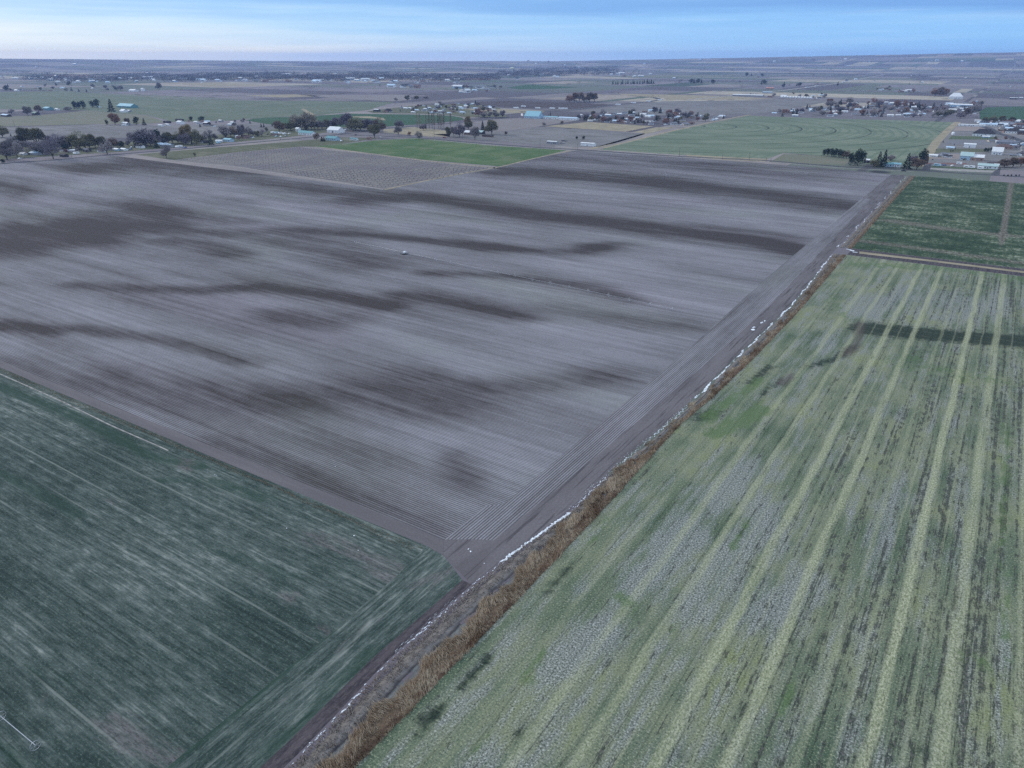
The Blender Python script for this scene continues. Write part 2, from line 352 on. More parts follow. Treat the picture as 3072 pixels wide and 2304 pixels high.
def farm_f(t):
    x, y, z = t.xyz()
    def cells(sx, sy, ox, oy):
        fx = t.m('FLOOR', t.m('MULTIPLY_ADD', x, 1 / sx, ox)); fy = t.m('FLOOR', t.m('MULTIPLY_ADD', y, 1 / sy, oy))
        n = t.new('ShaderNodeTexWhiteNoise', noise_dimensions='2D'); t.l.new(t.vec(fx, fy), n.inputs[0]); return n.outputs[0]
    c1 = cells(402, 402, .1, .35); c2 = cells(201, 804, .6, .2); c3 = cells(804, 268, .3, .8)
    v = t.mix(t.rng(cells(804, 804, .1, .2), .45, .46, smooth=False), t.mix(t.rng(c1, .5, .51, smooth=False), c1, c2), c3)
    pal = [(0, (.200, .178, .178)), (.14, (.130, .150, .115)), (.24, (.280, .245, .225)), (.34, (.100, .088, .098)), (.44, (.160, .175, .130)), (.54, (.230, .200, .205)), (.64, (.085, .125, .080)), (.70, (.380, .320, .250)), (.78, (.150, .130, .145)), (.86, (.050, .080, .055)), (.90, (.42, .37, .28))]
    b = t.ramp(v, pal, 'CONSTANT')
    n1 = t.noise(x, y, 180, 30, 4, .6, 3.1); n2 = t.noise(x, y, 30, 180, 4, .6, 13.1)
    b = t.mix(t.rng(t.mix(c1, n1, n2), .3, .7, 0, .4), b, (.075, .070, .078))
    far = t.noise(x, y, 700, 700, 5, .65, 55.)
    b = t.mix(t.rng(far, .45, .62, 0, .5), b, (.10, .095, .11))
    sp_ = t.vor(x, y, 60, 60)                                   # scattered hedges and lone trees too small to tell apart
    b = t.mix(t.m('MULTIPLY', t.rng(sp_, .26, .12), t.rng(t.noise(x, y, 900, 500, 3, .6, 5.), .48, .54, 0, .9)), b, (.025, .026, .032))
    bx = t.m('PINGPONG', t.m('MULTIPLY_ADD', x, 1, 40.2), 402.); by = t.m('PINGPONG', t.m('MULTIPLY_ADD', y, 1, 140.7), 402.)
    ln = t.rng(t.m('MINIMUM', bx, by), 7, 3, 0, .8)
    b = t.mix(ln, b, t.mix(t.rng(t.noise(x, y, 300, 300, 2), .45, .55), (.06, .055, .06), (.24, .22, .20)))
    return b
M_farm = material('distant farmland', farm_f)
def track_f(t):
    x, y, z = t.xyz()
    return t.mix(t.rng(t.noise(x, y, 3, 3, 4, .7), .35, .65), (.21, .20, .19), (.36, .34, .31))
M_track = material('pale gravel track', track_f)
def tan_f(t):
    x, y, z = t.xyz()
    b = t.mix(t.rng(t.noise(x, y, 25, 8, 4, .65), .35, .65), (.34, .29, .20), (.22, .19, .13))
    return t.mix(t.rng(t.noise(x, y, 12, 30, 4, .65, 33.), .5, .7, 0, .6), b, (.15, .15, .09))
M_tan = material('dry tan grass', tan_f)
def asphalt_f(t):
    x, y, z = t.xyz()
    return t.mix(t.rng(t.noise(x, y, 6, 30, 4, .6), .35, .65), (.060, .062, .070), (.085, .086, .094))
M_asph = material('asphalt', asphalt_f)
M_verge = material('green brown verge', ortho((.085, .095, .055), (.14, .14, .085), 18, 5, 1.2, (.20, .18, .13)))

# ------------------------------------------------------------------ ground sheet and hills
def polar(name, rings, az0, az1, na, mat, hf, label):
    V = []; Fc = []
    for r in rings:
        for j in range(na + 1):
            a = az0 + (az1 - az0) * j / na
            fx, fy = math.sin(a), math.cos(a)                     # azimuth measured from the camera's heading
            X = CAM[0] + r * (fx * e2[0] + fy * e2[1]); Y = CAM[1] + r * (fx * d2[0] + fy * d2[1])
            V.append((X, Y, hf(r, a)))
    for i in range(len(rings) - 1):
        for j in range(na):
            p = i * (na + 1) + j; Fc.append((p, p + 1, p + na + 2, p + na + 1))
    o = mesh_obj(name, V, Fc, mat, smooth=True)
    if o.data.polygons[0].normal.z < 0: o.data.flip_normals()
    return tag(o, label, kind='structure')
polar('ground', [.5, 300, 1500, 5000, 9000, 13400], 0, 2 * math.pi, 96, M_farm, lambda r, a: 0.0, 'flat patchwork farmland reaching to the horizon')
hn = rng.normal(size=(6, 2))
def ridge(r, a):
    deg = math.degrees(a)
    left = 48 * max(0, (-14 - deg) / 22) ** 1.1 if deg < -14 else 0
    rt = 128 * max(0, (deg - 4) / 31) if deg > 4 else 0
    wv = sum(abs(hn[i, 0]) * 1.6 * math.sin(deg * (i + 1) * .45 + hn[i, 1] * 5 + r * .001 * i) for i in range(6))
    k = min(1, max(0, (r - 7600) / 4400)); k = k * k * (3 - 2 * k)
    return min(192, (left + rt + wv + 59) * k) - .5 * (1 - k) - .6
def G3(x, y):
    """ground point that also climbs the far hills"""
    X, Y = G(x, y) if y > 173 else (0, 1e9)
    if y > 203: return X, Y, 0.0
    dx = (x - 1536) / F; dy = (1152 - y) / F
    d = np.array([dx, math.cos(TH) + dy * math.sin(TH), -math.sin(TH) + dy * math.cos(TH)]); d /= np.hypot(d[0], d[1]); az = math.atan2(d[0], d[1])
    for r in np.arange(7600, 12000, 60.):
        if H + d[2] * r <= ridge(r, az): break
    px, py = d[0] * r, d[1] * r
    return CAM[0] + px * e2[0] + py * e2[1], CAM[1] + px * d2[0] + py * d2[1], max(0, ridge(r, az))
M_hill = material('far low hills', ortho((.085, .085, .10), (.14, .13, .13), 900, 200, 60, (.20, .18, .15)))
polar('hills', [7400, 8000, 8600, 9200, 9800, 10400, 11000, 11600, 12200, 13000], R(-60), R(60), 160, M_farm, ridge, 'long low hills on the horizon, higher to the right')

# ------------------------------------------------------------------ main ploughed field
wet = blot([
    ([(260, 505), (400, 500), (560, 508), (690, 525)], 120, 18, .85), ([(390, 480), (640, 520), (1010, 578), (1180, 590)], 60, 15, .85),
    ([(1090, 598), (1260, 592), (1660, 648), (2080, 700), (2300, 722), (2430, 762)], 90, 17, 1.0), ([(0, 555), (60, 570)], 70, 20, .8),
    ([(-60, 720), (150, 705), (340, 678), (440, 660)], 150, 42, 1.15), ([(-50, 765), (160, 735)], 120, 24, .6), ([(460, 640), (620, 650), (700, 665)], 100, 13, .6),
    ([(420, 690), (700, 700), (1010, 690)], 100, 14, .7), ([(490, 722), (590, 735), (700, 760)], 70, 11, .9), ([(880, 715), (1000, 760), (1080, 790)], 110, 26, .72),
    ([(1040, 700), (1300, 722), (1480, 745), (1740, 757), (1810, 735)], 70, 8, .95), ([(1480, 742), (1720, 758)], 90, 14, .8),
    ([(240, 855), (420, 868), (600, 872), (780, 862), (980, 885), (1160, 915)], 70, 13, .95), ([(860, 870), (1060, 905)], 120, 20, .5),
    ([(0, 975), (170, 990)], 90, 13, .95), ([(240, 985), (420, 1010), (560, 1040), (740, 1085)], 60, 14, .85), ([(850, 945), (1000, 960)], 100, 26, .8),
    ([(1220, 885), (1400, 915), (1560, 955)], 80, 14, .9), ([(1300, 820), (1560, 830), (1780, 860), (1900, 905)], 60, 9, .7), ([(1600, 930), (1850, 960), (2000, 980)], 120, 18, .5),
    ([(1500, 470), (1900, 480), (2400, 515)], 200, 26, .55), ([(1524, 514), (1811, 532), (2048, 556), (2330, 592), (2560, 620)], 90, 16, 1.0), ([(2030, 545), (2300, 575)], 120, 18, .4),
    ([(340, 1150), (700, 1215), (960, 1190), (1180, 1165), (1320, 1215)], 190, 50, .80), ([(200, 830), (800, 860)], 260, 60, .35), ([(1130, 1215), (1290, 1235)], 100, 24, .75), ([(1440, 1165), (1640, 1150), (1800, 1130)], 120, 30, .72),
    ([(1370, 1380), (1400, 1420)], 60, 40, .75), ([(500, 1190), (820, 1290), (1120, 1390)], 120, 26, .45), ([(660, 1330), (1010, 1480), (1300, 1600)], 160, 26, .6), ([(60, 1085), (400, 1220)], 120, 18, .5), ([(1000, 1500), (1380, 1620)], 130, 26, .4), ([(0, 1000), (700, 1150)], 300, 60, .18), ([(300, 900), (1300, 980)], 300, 60, .15)], 1.25)
fieldmain = [(-10.0, 1.2), (-9.8, 20), (-6.0, 24), (-5.8, 165), (-8.5, 285), (-9, 400), (-9, 770), (-60, 782), (-397, 790), (-397, 404), (-860, 408), (-900, 270), (-1200, 120), (-1200, -6), (-230, -2.5)]
sheet('ploughed_field', fieldmain, M_soil, .020, (7, 4), 'large grey brown ploughed field in fine rows with dark damp patches', {'wet': wet})
headland = [(-10.0, 1.2), (-9.8, 20), (-6.0, 24), (-5.8, 165), (-8.5, 285), (-9, 400), (-9, 600), (-2, 600), (3.0, 400), (6.5, 250), (6.5, 170), (2.6, 40), (1.0, 8), (-2.0, 6.5), (-6, 4)]
hw = blot([([(1650, 1480), (1500, 1600)], 80, 40, .2), ([(2240, 870), (1900, 1130)], 60, 50, .25)])
sheet('ploughed_headland', headland, M_head, .020, (4, 4), 'strip of ploughed rows running beside the ditch', {'wet': lambda X, Y: hw(X, Y) * .8 + .22})
SNOW = [(-75, 7.8), (-63, 8.0), (-39, 6.4), (-9, 6.9), (5, 7.9), (28, 11.2), (62, 11.7), (101, 13.9), (168, 14.6), (247, 16.0), (300, 14.5), (367, 11.1), (555, 8.6), (757, 6.0), (775, 6)]
REDG = [(-75, 18.2), (-56, 18.2), (-6, 18.7), (40, 18.6), (63, 18.1), (98, 17.6), (123, 19.6), (173, 21.0), (238, 21.6), (300, 20.5), (367, 19.3), (385, 19), (560, 16.5), (757, 14.5), (775, 14)]
sn = lambda y: np.interp(y, [p[0] for p in SNOW], [p[1] for p in SNOW]); rd = lambda y: np.interp(y, [p[0] for p in REDG], [p[1] for p in REDG])
ys = [-9, 0, 8, 20, 40, 62, 101, 130, 168, 210, 247, 300, 367, 450, 555, 660, 757, 772]
hp = [(1.0, 8), (2.6, 40), (6.5, 170), (6.5, 250), (3.0, 400), (-2, 600), (-9, 600), (-9, 770)]
verge = [(-6, -4), (-10.0, 1.2), (-6, 4), (-2.0, 6.5)] + hp + [(float(sn(y)) - .6, y) for y in reversed(ys)]
sheet('bare_verge', verge, M_bare, .016, (3, 8), 'bare wheel-marked earth between the rows and the snowy ditch')
sheet('field_edge_strip', [(-1200, -6.1), (-230, -2.6), (-10.1, 1.1), (-6, -4), (-12, -3.2), (-90, -4.6), (-235, -6.2), (-1200, -12)], M_bare2, .016, None, 'narrow smooth bare strip below the ploughed rows')

# ------------------------------------------------------------------ lower left crop
bare = blot([([(560, 1395)], 34, 20, 1.2), ([(940, 1610), (1130, 1680), (1180, 1740)], 90, 26, .75), ([(1300, 1640), (1380, 1665)], 60, 12, .6), ([(1280, 1690), (1420, 1690)], 90, 20, .5), ([(330, 2160), (430, 2250), (520, 2280)], 90, 40, .85), ([(870, 1790)], 50, 22, .95),
             ([(960, 1880), (1000, 1910)], 45, 18, .7), ([(20, 1880)], 30, 12, .8), ([(120, 2100)], 26, 12, .8), ([(700, 1500), (900, 1580)], 90, 16, .35), ([(320, 1505), (360, 1510)], 40, 12, .7), ([(780, 1720), (820, 1730)], 40, 10, .6)])
pale = blot([([(0, 1122), (200, 1210), (330, 1275), (470, 1335)], 12, 4.0, 1.4), ([(470, 1320), (560, 1350)], 50, 10, .9), ([(30, 1145), (60, 1170), (80, 1165)], 16, 3, .8), ([(560, 1120), (560, 1120)], 2, 2, 0), ([(120, 1095), (300, 1180), (420, 1240), (620, 1340), (760, 1395)], 30, 8, .55),
             ([(1190, 1690), (1330, 1640), (1390, 1665)], 26, 7, .7), ([(360, 1880), (440, 1930)], 40, 7, .7), ([(600, 2080), (660, 2150)], 14, 6, .8), ([(560, 2140), (660, 2180)], 40, 5, .8), ([(760, 2050), (800, 2040)], 20, 12, .6), ([(840, 2020), (880, 2060)], 26, 12, .5)])
dark = blot([([(0, 1160), (200, 1240), (330, 1300), (450, 1370), (600, 1400)], 30, 13, .95), ([(500, 1440), (620, 1440), (800, 1500)], 60, 12, .7), ([(0, 1420), (160, 1500), (240, 1550)], 40, 14, .7), ([(100, 1855), (170, 1805)], 10, 6, 1.0), ([(0, 1980), (300, 2080)], 60, 14, .5), ([(0, 2240), (60, 2300)], 60, 20, .6), ([(620, 1640), (900, 1740)], 90, 12, .5)])
green_l = [(-12, -3.3), (-90, -4.7), (-235, -6.3), (-1200, -12.1), (-1200, -160), (-9.8, -160), (-9.8, -40), (-10.6, -16)]
sheet('winter_crop_field', green_l, M_wheat, .020, (3, 2.4), 'dark blue green winter crop with streaks of paler stubble', {'bare': bare, 'pale': pale, 'dark': dark})
bare2 = blot([([(1010, 1960), (1040, 1930)], 30, 18, .7), ([(860, 2100)], 30, 14, .7), ([(1080, 1900), (1140, 1850)], 40, 14, .5), ([(1240, 1760), (1400, 1690)], 60, 16, .7), ([(1330, 1760), (1180, 1900)], 30, 30, .35)])
dark2 = blot([([(780, 2270), (900, 2180), (1000, 2060), (1120, 1950)], 40, 24, .7), ([(1180, 1710), (780, 2080), (500, 2300)], 16, 14, .9)])
pale2 = blot([([(1130, 1840), (1040, 1950), (820, 2130)], 10, 8, .7), ([(1350, 1660), (1390, 1690)], 30, 8, .6)])
hl = [(-12, -3.3), (-10.6, -16), (-9.8, -40), (-9.8, -160), (3.6, -160), (4.0, -63), (2.8, -39), (3.6, -9), (-2, -6), (-6, -4.1)]
sheet('winter_crop_headland', hl, M_wheat2, .020, (1.6, 3), 'band of crop drilled along the ditch', {'bare': bare2, 'pale': pale2, 'dark': dark2})
sheet('mud_strip', [(3.6, -160), (4.0, -63), (2.8, -39), (3.6, -9), (5, -9), (6.3, -9), (5.8, -39), (7.4, -63), (7.4, -160)], M_mud, .018, None, 'dark muddy strip between crop and snow')

def late_tracks():
    road('path', [(-30, 1109), (0, 1122), (100, 1166), (200, 1211), (265, 1243), (330, 1275), (400, 1306), (470, 1336), (505, 1352)], .5, M_track, .045, 'pale worn path in the winter crop')
# ------------------------------------------------------------------ right-hand fields
stub = blot([([(2300, 1560), (2100, 1800)], 70, 70, .35), ([(2060, 1600), (1900, 1760)], 60, 60, .55), ([(1800, 1900), (1680, 2000)], 60, 40, .5), ([(2430, 1760), (2260, 1850)], 60, 60, .4), ([(2600, 930), (2700, 900)], 80, 40, .35), ([(2860, 900), (2980, 920)], 60, 40, .35), ([(2250, 1400), (2150, 1500)], 60, 40, .4),
              ([(2480, 1030)], 50, 40, .3), ([(2650, 1650), (2700, 1480)], 40, 60, .3), ([(2400, 1230), (2300, 1290)], 60, 30, -.2), ([(2900, 1100), (2500, 1080)], 160, 40, -.5), ([(3000, 1900), (2990, 2300)], 60, 90, -.5)])
rdark = blot([([(2600, 985), (2740, 1000), (2900, 1012), (3072, 1025)], 60, 19, 1.15), ([(2560, 1040), (2510, 1075), (2420, 1100)], 20, 8, .85), ([(2350, 1140), (2280, 1185)], 14, 8, .7), ([(2310, 1100), (2250, 1150)], 24, 12, .7), ([(2100, 1255), (2140, 1240)], 40, 12, .85),
               ([(1600, 2170), (1560, 2210)], 20, 14, .95), ([(1480, 1960), (1390, 2050)], 22, 20, .75), ([(1310, 2130), (1240, 2200)], 26, 20, .85), ([(1720, 1690), (1620, 1790)], 18, 16, .65), ([(2530, 2200)], 26, 12, .7), ([(2050, 2270)], 24, 14, .85), ([(2790, 2250)], 46, 26, .95), ([(2230, 1600)], 16, 10, .7), ([(2960, 1230), (2970, 1260)], 14, 30, .7),
               ([(2300, 2060), (2170, 2200)], 14, 18, .5), ([(2440, 1840)], 20, 18, .7), ([(2260, 1700)], 18, 14, .6)])
rgreen = blot([([(2150, 1300), (2280, 1230)], 46, 26, .9), ([(2280, 1140), (2180, 1210), (2110, 1260)], 26, 16, .8), ([(2700, 1080), (3000, 1150)], 120, 30, .5), ([(2560, 790), (2900, 810), (3072, 840)], 80, 14, .6), ([(1860, 1780), (1900, 1830)], 30, 24, .8), ([(2020, 1880)], 40, 22, .7), ([(1640, 1960), (1560, 2060)], 40, 30, .6), ([(2340, 2140), (2380, 2060)], 26, 26, .8),
                ([(2860, 1960), (3000, 2020)], 50, 26, .6), ([(3020, 1300), (3010, 1500), (3020, 2000)], 30, 60, .6), ([(1420, 2250), (1500, 2200)], 50, 30, .5), ([(1820, 1560), (1760, 1640)], 16, 20, .6), ([(2060, 1450), (1960, 1560)], 16, 20, .4), ([(2500, 900), (2540, 960)], 26, 20, .5), ([(2240, 1560), (2200, 1640)], 20, 20, .7)])
rbrown = blot([([(2580, 975), (2570, 1040), (2540, 1060)], 22, 20, 1.0), ([(2345, 1150), (2370, 1130)], 22, 14, 1.1), ([(2660, 1005), (2720, 1010)], 40, 8, .5), ([(2770, 1320), (2760, 1500), (2750, 1700)], 7, 90, .6)])
rf = [(float(rd(y)) - .3, y) for y in [-160, -75, -56, -6, 40, 63, 98, 123, 173, 238, 300, 340, 367, 376]] + [(110, 378), (420, 372), (420, -160)]
sheet('forage_field', rf, M_strip, .020, (2.2, 4), 'pale green forage field with long straw coloured stripes and grey stubble', {'stubble': stub, 'dark': rdark, 'green': rgreen, 'brown': rbrown})
cb = blot([([(3034, 537), (3022, 620), (3008, 717)], 9, 30, 1.1), ([(2580, 722), (2760, 745), (3072, 790)], 40, 6, .7), ([(2660, 660), (2860, 690), (3072, 712)], 60, 4, .7)])
sheet('clover_field', [(float(rd(y)) - .3, y) for y in (396, 560, 700, 772)] + [(420, 790), (420, 398), (110, 398)], M_clover, .020, (4, 5), 'deep green field with pale flecks and one brown seam', {'brown': cb})
sheet('farm_track', [(float(rd(380)), 376.5), (float(rd(380)), 395.5), (110, 397.5), (420, 397.5), (420, 378.6), (110, 378.6)], M_mud, .018, None, 'muddy farm track between the pale and the deep green field')
sheet('grass_bank', [(float(rd(380)) + 6, 384), (60, 386), (110, 387), (420, 387), (420, 391), (110, 391.5), (60, 391), (24, 390)], M_tan, .024, None, 'strip of dry grass on the farm track')

# ------------------------------------------------------------------ mid-distance fields (each laid a little higher the farther it is)
M_purple = material('grey fallow', ortho((.150, .145, .142), (.235, .222, .212), 140, 7, 3, (.125, .120, .105)))
M_pgrn = material('pale green crop', ortho((.095, .128, .082), (.165, .182, .125), 120, 7, 3, (.150, .148, .112)))
M_olive = material('olive stubble', ortho((.150, .155, .105), (.190, .175, .130), 120, 9, 3, (.125, .150, .100)))
M_green = material('bright green hay field', ortho((.062, .115, .042), (.115, .160, .070), 26, 60, 3, (.145, .165, .095), (.42, .64)))
M_dgreen = material('dark green alfalfa', ortho((.034, .080, .038), (.048, .100, .048), 60, 20, 3))
M_brown = material('dark ploughed', ortho((.062, .048, .050), (.095, .078, .080), 90, 9))
M_pink = material('rosy fallow', ortho((.200, .178, .170), (.240, .215, .205), 200, 9))
def fld(name, mat, z, label, *pts): return sheet(name, PG(*pts), mat, z, None, label)
sheet('orchard_field', PG((523, 481), (700, 459), (900, 441), (945, 447), (1070, 459), (1258, 483), (1482, 506), (1154, 566), (942, 534), (817, 515), (711, 499)), M_orch, .03, None, 'floor of the young orchard in close rows')
fld('grass_field', M_verge, .028, 'rough olive grass beside the west road', (406, 464), (560, 450), (850, 427), (1010, 412), (1140, 414), (1026, 430), (945, 440), (900, 440), (700, 458), (523, 480), (455, 471))
fld('hay_field', M_green, .03, 'bright green hay field beyond the orchard', (945, 439), (1026, 431), (1121, 421), (1245, 414), (1380, 426), (1500, 438), (1700, 451), (1611, 472), (1497, 499), (1258, 478), (1070, 454), (1000, 446))
fld('pivot_field', M_circ, .04, 'pale green circle field ringed with sprinkler wheel tracks', (1800, 449), (1850, 432), (2020, 393), (2245, 347), (2520, 357), (2700, 361), (2868, 367), (2790, 440), (2745, 497), (2600, 492), (2520, 471), (2350, 459), (2305, 476), (2030, 464))
fld('fallow_corner', M_olive, .045, 'small grey tan fallow corner by the dark grove', (2352, 461), (2520, 472), (2560, 478), (2530, 497), (2310, 486))
fld('dry_verge', M_tan, .045, 'dry grassy verge by the north road', (2060, 464), (2305, 477), (2295, 485), (2180, 480), (2060, 470))
fld('green_plain', M_pgrn, .10, 'broad pale green field to the left', (-400, 268), (0, 276), (188, 273), (447, 292), (520, 299), (1000, 304), (1183, 306), (1106, 330), (970, 344), (747, 356), (690, 362), (520, 366), (440, 345), (250, 331), (0, 327), (-400, 325))
fld('olive_plain', M_olive, .09, 'olive stubble field behind the houses', (-400, 352), (0, 350), (120, 346), (260, 332), (440, 346), (500, 367), (430, 372), (320, 372), (0, 380), (-400, 392))
fld('fallow_plain', M_purple, .08, 'grey fallow field behind the roadside trees', (-400, 396), (0, 382), (320, 374), (430, 377), (620, 374), (760, 369), (850, 378), (800, 395), (500, 408), (200, 420), (0, 430), (-400, 450))
fld('tan_strip', M_pink, .12, 'pale tan field strip at far left', (-300, 250), (0, 251), (330, 260), (60, 264), (-300, 262))
fld('tan_patch', M_tan, .13, 'bright straw field before the far town', (505, 250), (640, 247), (805, 256), (625, 259))
fld('straw_patch', M_tan, .12, 'pale straw wedge in the plain', (730, 287), (880, 283), (965, 288), (850, 293))
fld('rosy_field', M_pink, .12, 'rosy fallow strip left of centre', (895, 284), (1225, 285), (1235, 300), (1180, 304), (1000, 295))
fld('brown_field', M_brown, .11, 'dark brown ploughed field right of the village', (1370, 311), (1500, 303), (1560, 303), (1845, 314), (1712, 328), (1530, 321))
fld('tan_lot', M_tan, .10, 'straw coloured lot beside the blue roofed store', (1370, 325), (1530, 328), (1640, 333), (1620, 340), (1500, 338))
fld('straw_field', M_tan, .07, 'straw field left of the pivot circle', (1632, 379), (1766, 366), (1961, 379), (1876, 395))
fld('straw_field', M_tan, .07, 'second straw field against the pivot circle', (1900, 396), (1968, 382), (2018, 382), (1937, 399))
fld('fallow_block', M_purple, .06, 'grey fallow block with two white sheds', (1300, 403), (1520, 396), (1630, 381), (1873, 397), (1937, 401), (1870, 424), (1800, 439), (1720, 442), (1500, 425), (1390, 416))
fld('fallow_triangle', M_pink, .065, 'pale fallow triangle in front of the blue store', (1400, 362), (1560, 354), (1740, 360), (1640, 376), (1520, 393), (1480, 396), (1460, 380))
fld('green_wedge', M_dgreen, .12, 'dark green wedge in front of the far town', (1520, 263), (1582, 254), (1735, 262), (1665, 266), (1560, 268))
fld('alfalfa_field', M_dgreen, .08, 'dark green field at the right edge', (2938, 335), (2960, 322), (3072, 319), (3400, 322), (3400, 380), (3072, 368), (2940, 358))
fld('alfalfa_arc', M_dgreen, .09, 'dark green part circle behind the poplars', (735, 361), (760, 356), (805, 353), (920, 349), (1047, 341), (1258, 344), (1353, 347), (1386, 353), (1392, 358), (1370, 363), (1300, 370), (1211, 376), (1130, 382), (900, 380), (800, 372))
fld('dry_strip', M_tan, .10, 'dry tan seam across the dark green circle', (1058, 349), (1110, 349), (1150, 354), (1158, 361), (1148, 361), (1130, 356), (1060, 353))
fld('dry_meadow', M_tan, .06, 'dry straw meadow under the bare poplars', (1150, 388), (1240, 381), (1345, 392), (1350, 410), (1290, 410), (1230, 405), (1150, 398))
fld('dirt_patch', M_tan, .11, 'bare dirt patch in the pale green field', (903, 327), (912, 326), (940, 341), (948, 347), (925, 345))
fld('highway_verge', M_tan, .11, 'straw coloured highway verge', (1848, 281), (2020, 284), (2200, 289), (2330, 297), (2000, 300), (1990, 293), (1880, 287))
fld('pale_plain', M_olive, .13, 'pale strip beyond the right-hand trees', (1800, 229), (2000, 224), (2215, 226), (2150, 231), (1900, 234))
fld('fallow_wide', M_purple, .10, 'grey violet fallow below the highway', (1730, 334), (1860, 318), (1990, 304), (2330, 300), (2500, 303), (2290, 340), (2150, 345), (1900, 345))
fld('village_yard', M_verge, .09, 'ground of the hamlet beside the dark green circle', (1100, 334), (1230, 318), (1420, 310), (1500, 325), (1520, 350), (1400, 352), (1350, 345), (1250, 341), (1120, 339))
fld('yard', M_track, .05, 'gravel yard of the white sheds', (1560, 424), (1640, 418), (1800, 438), (1700, 443))
fld('yards', M_verge, .045, 'yards of the roadside houses', (-100, 486), (0, 478), (300, 460), (560, 440), (850, 413), (1000, 395), (1150, 382), (1150, 376), (850, 383), (600, 410), (300, 430), (0, 440), (-100, 450))
fld('lot', M_purple, .045, 'bare building lots of the new houses', (2868, 369), (3072, 366), (3400, 366), (3400, 520), (3072, 512), (2770, 500), (2790, 462))
fld('clay_strip', material('red clay', ortho((.20, .11, .09), (.15, .10, .09), 20, 8)), .05, 'red clay strip along the lots', (2778, 488), (2900, 489), (2900, 494), (2776, 493))
M_lotp = material('pinkish bare lot', ortho((.24, .20, .18), (.30, .25, .22), 12, 6)); M_lotg = material('grey gravel lot', ortho((.15, .15, .16), (.20, .20, .21), 12, 6)); M_lawn = material('dull lawn', ortho((.07, .10, .05), (.11, .13, .07), 12, 6))
fld('bare_lot', M_lotp, .055, 'pinkish bare lot above the dark roofed house', (2868, 380), (2965, 380), (2975, 392), (2860, 393))
fld('bare_lot', M_lotp, .055, 'pinkish bare lot beside the dirt bank', (2800, 462), (2905, 464), (2890, 478), (2790, 476))
fld('gravel_lot', M_lotg, .055, 'grey gravel lot around the plain white shed', (2850, 421), (2980, 422), (2975, 434), (2835, 433))
fld('lawn', M_lawn, .058, 'dull lawn below the dark roofed house', (2855, 408), (2990, 409), (2985, 419), (2845, 418))
fld('lawn', M_lawn, .058, 'dull lawn in front of the pale teal roof', (2795, 497), (2995, 507), (2992, 511), (2790, 502.5))
fld('lawn', M_lawn, .058, 'small lawn inside the street bend', (3005, 385), (3072, 384), (3072, 398), (3030, 400))
fld('path', M_track, .066, 'pale footpath along the top of the lots', (2885, 374.5), (3072, 379), (3072, 381), (2885, 376.5))
fld('path', M_track, .066, 'pale drive of the house across the street', (3010, 399), (3072, 403), (3072, 405), (3012, 401.5))
fld('clay_strip', M_brown, .066, 'dark garden bed beside the big new house', (2960, 486), (3060, 482), (3062, 490), (2965, 494))
fld('lawn', M_verge, .05, 'brown grass lots', (2800, 445), (2960, 447), (2960, 456), (2790, 460))
fld('sidewalk_strip', M_track, .055, 'pale gravel strip beside the road', (2792, 503), (2985, 512), (2975, 518), (2830, 512), (2790, 508))
fld('driveway', M_asph, .06, 'dark side street at the corner', (2771, 497), (2796, 489), (2789, 512), (2766, 510))
fld('driveway', M_asph, .06, 'dark side street by the bush row', (2985, 513), (3003, 502), (2998, 526), (2972, 523))
def road(name, pts, width, mat, z, label, marks=False):
    P = [Vector(G(*p)) for p in pts]; L = []; Rr = []
    for i, p in enumerate(P):
        d = (P[min(i + 1, len(P) - 1)] - P[max(i - 1, 0)]).normalized(); n = Vector((-d.y, d.x)) * width / 2
        L.append((p + n)); Rr.append((p - n))
    V = [(q.x, q.y, z) for q in L + Rr]; n = len(P)
    o = mesh_obj(name, V, [(i, i + 1, n + i + 1, n + i) for i in range(n - 1)], mat)
    if o.data.polygons[0].normal.z < 0: o.data.flip_normals()
    return tag(o, label, kind='structure')
late_tracks()
road('road', [(-300, 520), (0, 491), (150, 481), (300, 467), (550, 447), (700, 433), (850, 419), (1000, 405), (1100, 394), (1141, 385), (1211, 380), (1258, 377), (1400, 366), (1520, 353)], 9, M_asph, .09, 'asphalt road in front of the row of houses')
road('road', [(1010, 404), (1130, 408), (1235, 412), (1305, 417), (1400, 426), (1500, 434), (1620, 443), (1735, 449), (2020, 468), (2303, 482), (2520, 500), (2741, 511), (3072, 531), (3400, 550)], 8, M_asph, .062, 'straight asphalt road along the far edge of the ploughed field')
road('road_shoulder', [(1300, 420.5), (1500, 438), (1735, 452.5), (2020, 471), (2303, 485.5), (2520, 503.5), (2741, 514.5)], 2.2, M_track, .035, 'pale shoulder between ploughed field and road')
road('highway', [(1560, 336), (1640, 334), (1721, 330), (1848, 314.5), (1947, 305), (1982, 299.5), (1965, 293), (1888, 287)], 16, M_asph, .14, 'highway curving past the brown grove')
road('highway', [(2060, 300), (2353, 271), (2430, 261), (2505, 251), (2655, 223)], 16, M_track, .16, 'pale highway running to the upper right')
road('lane', [(2070, 386), (2019, 381), (1930, 402), (1800, 440), (1770, 447)], 7, M_tan, .06, 'dirt lane along the pivot circle')
road('lane', [(1810, 444), (2021, 392), (2150, 363), (2252, 344)], 7, M_tan, .062, 'dry edge of the pivot circle')
road('lane', [(2873, 366), (2850, 385), (2810, 425), (2780, 470), (2752, 500)], 12, M_tan, .062, 'dry dirt bank on the right of the pivot circle')
road('street', [(2940, 378), (2965, 385), (2995, 401), (3027, 409), (3056, 421), (3080, 432), (3120, 470)], 13, M_asph, .085, 'curving street between the new houses')
road('kerb', [(2984, 384), (3003, 393), (3040, 401), (3072, 408)], 2.5, M_track, .087, 'pale kerb of the curving street')
road('kerb', [(3010, 417), (3042, 420), (3062, 435), (3066, 474), (3040, 475)], 2.2, M_track, .087, 'pale footpath around the lots')
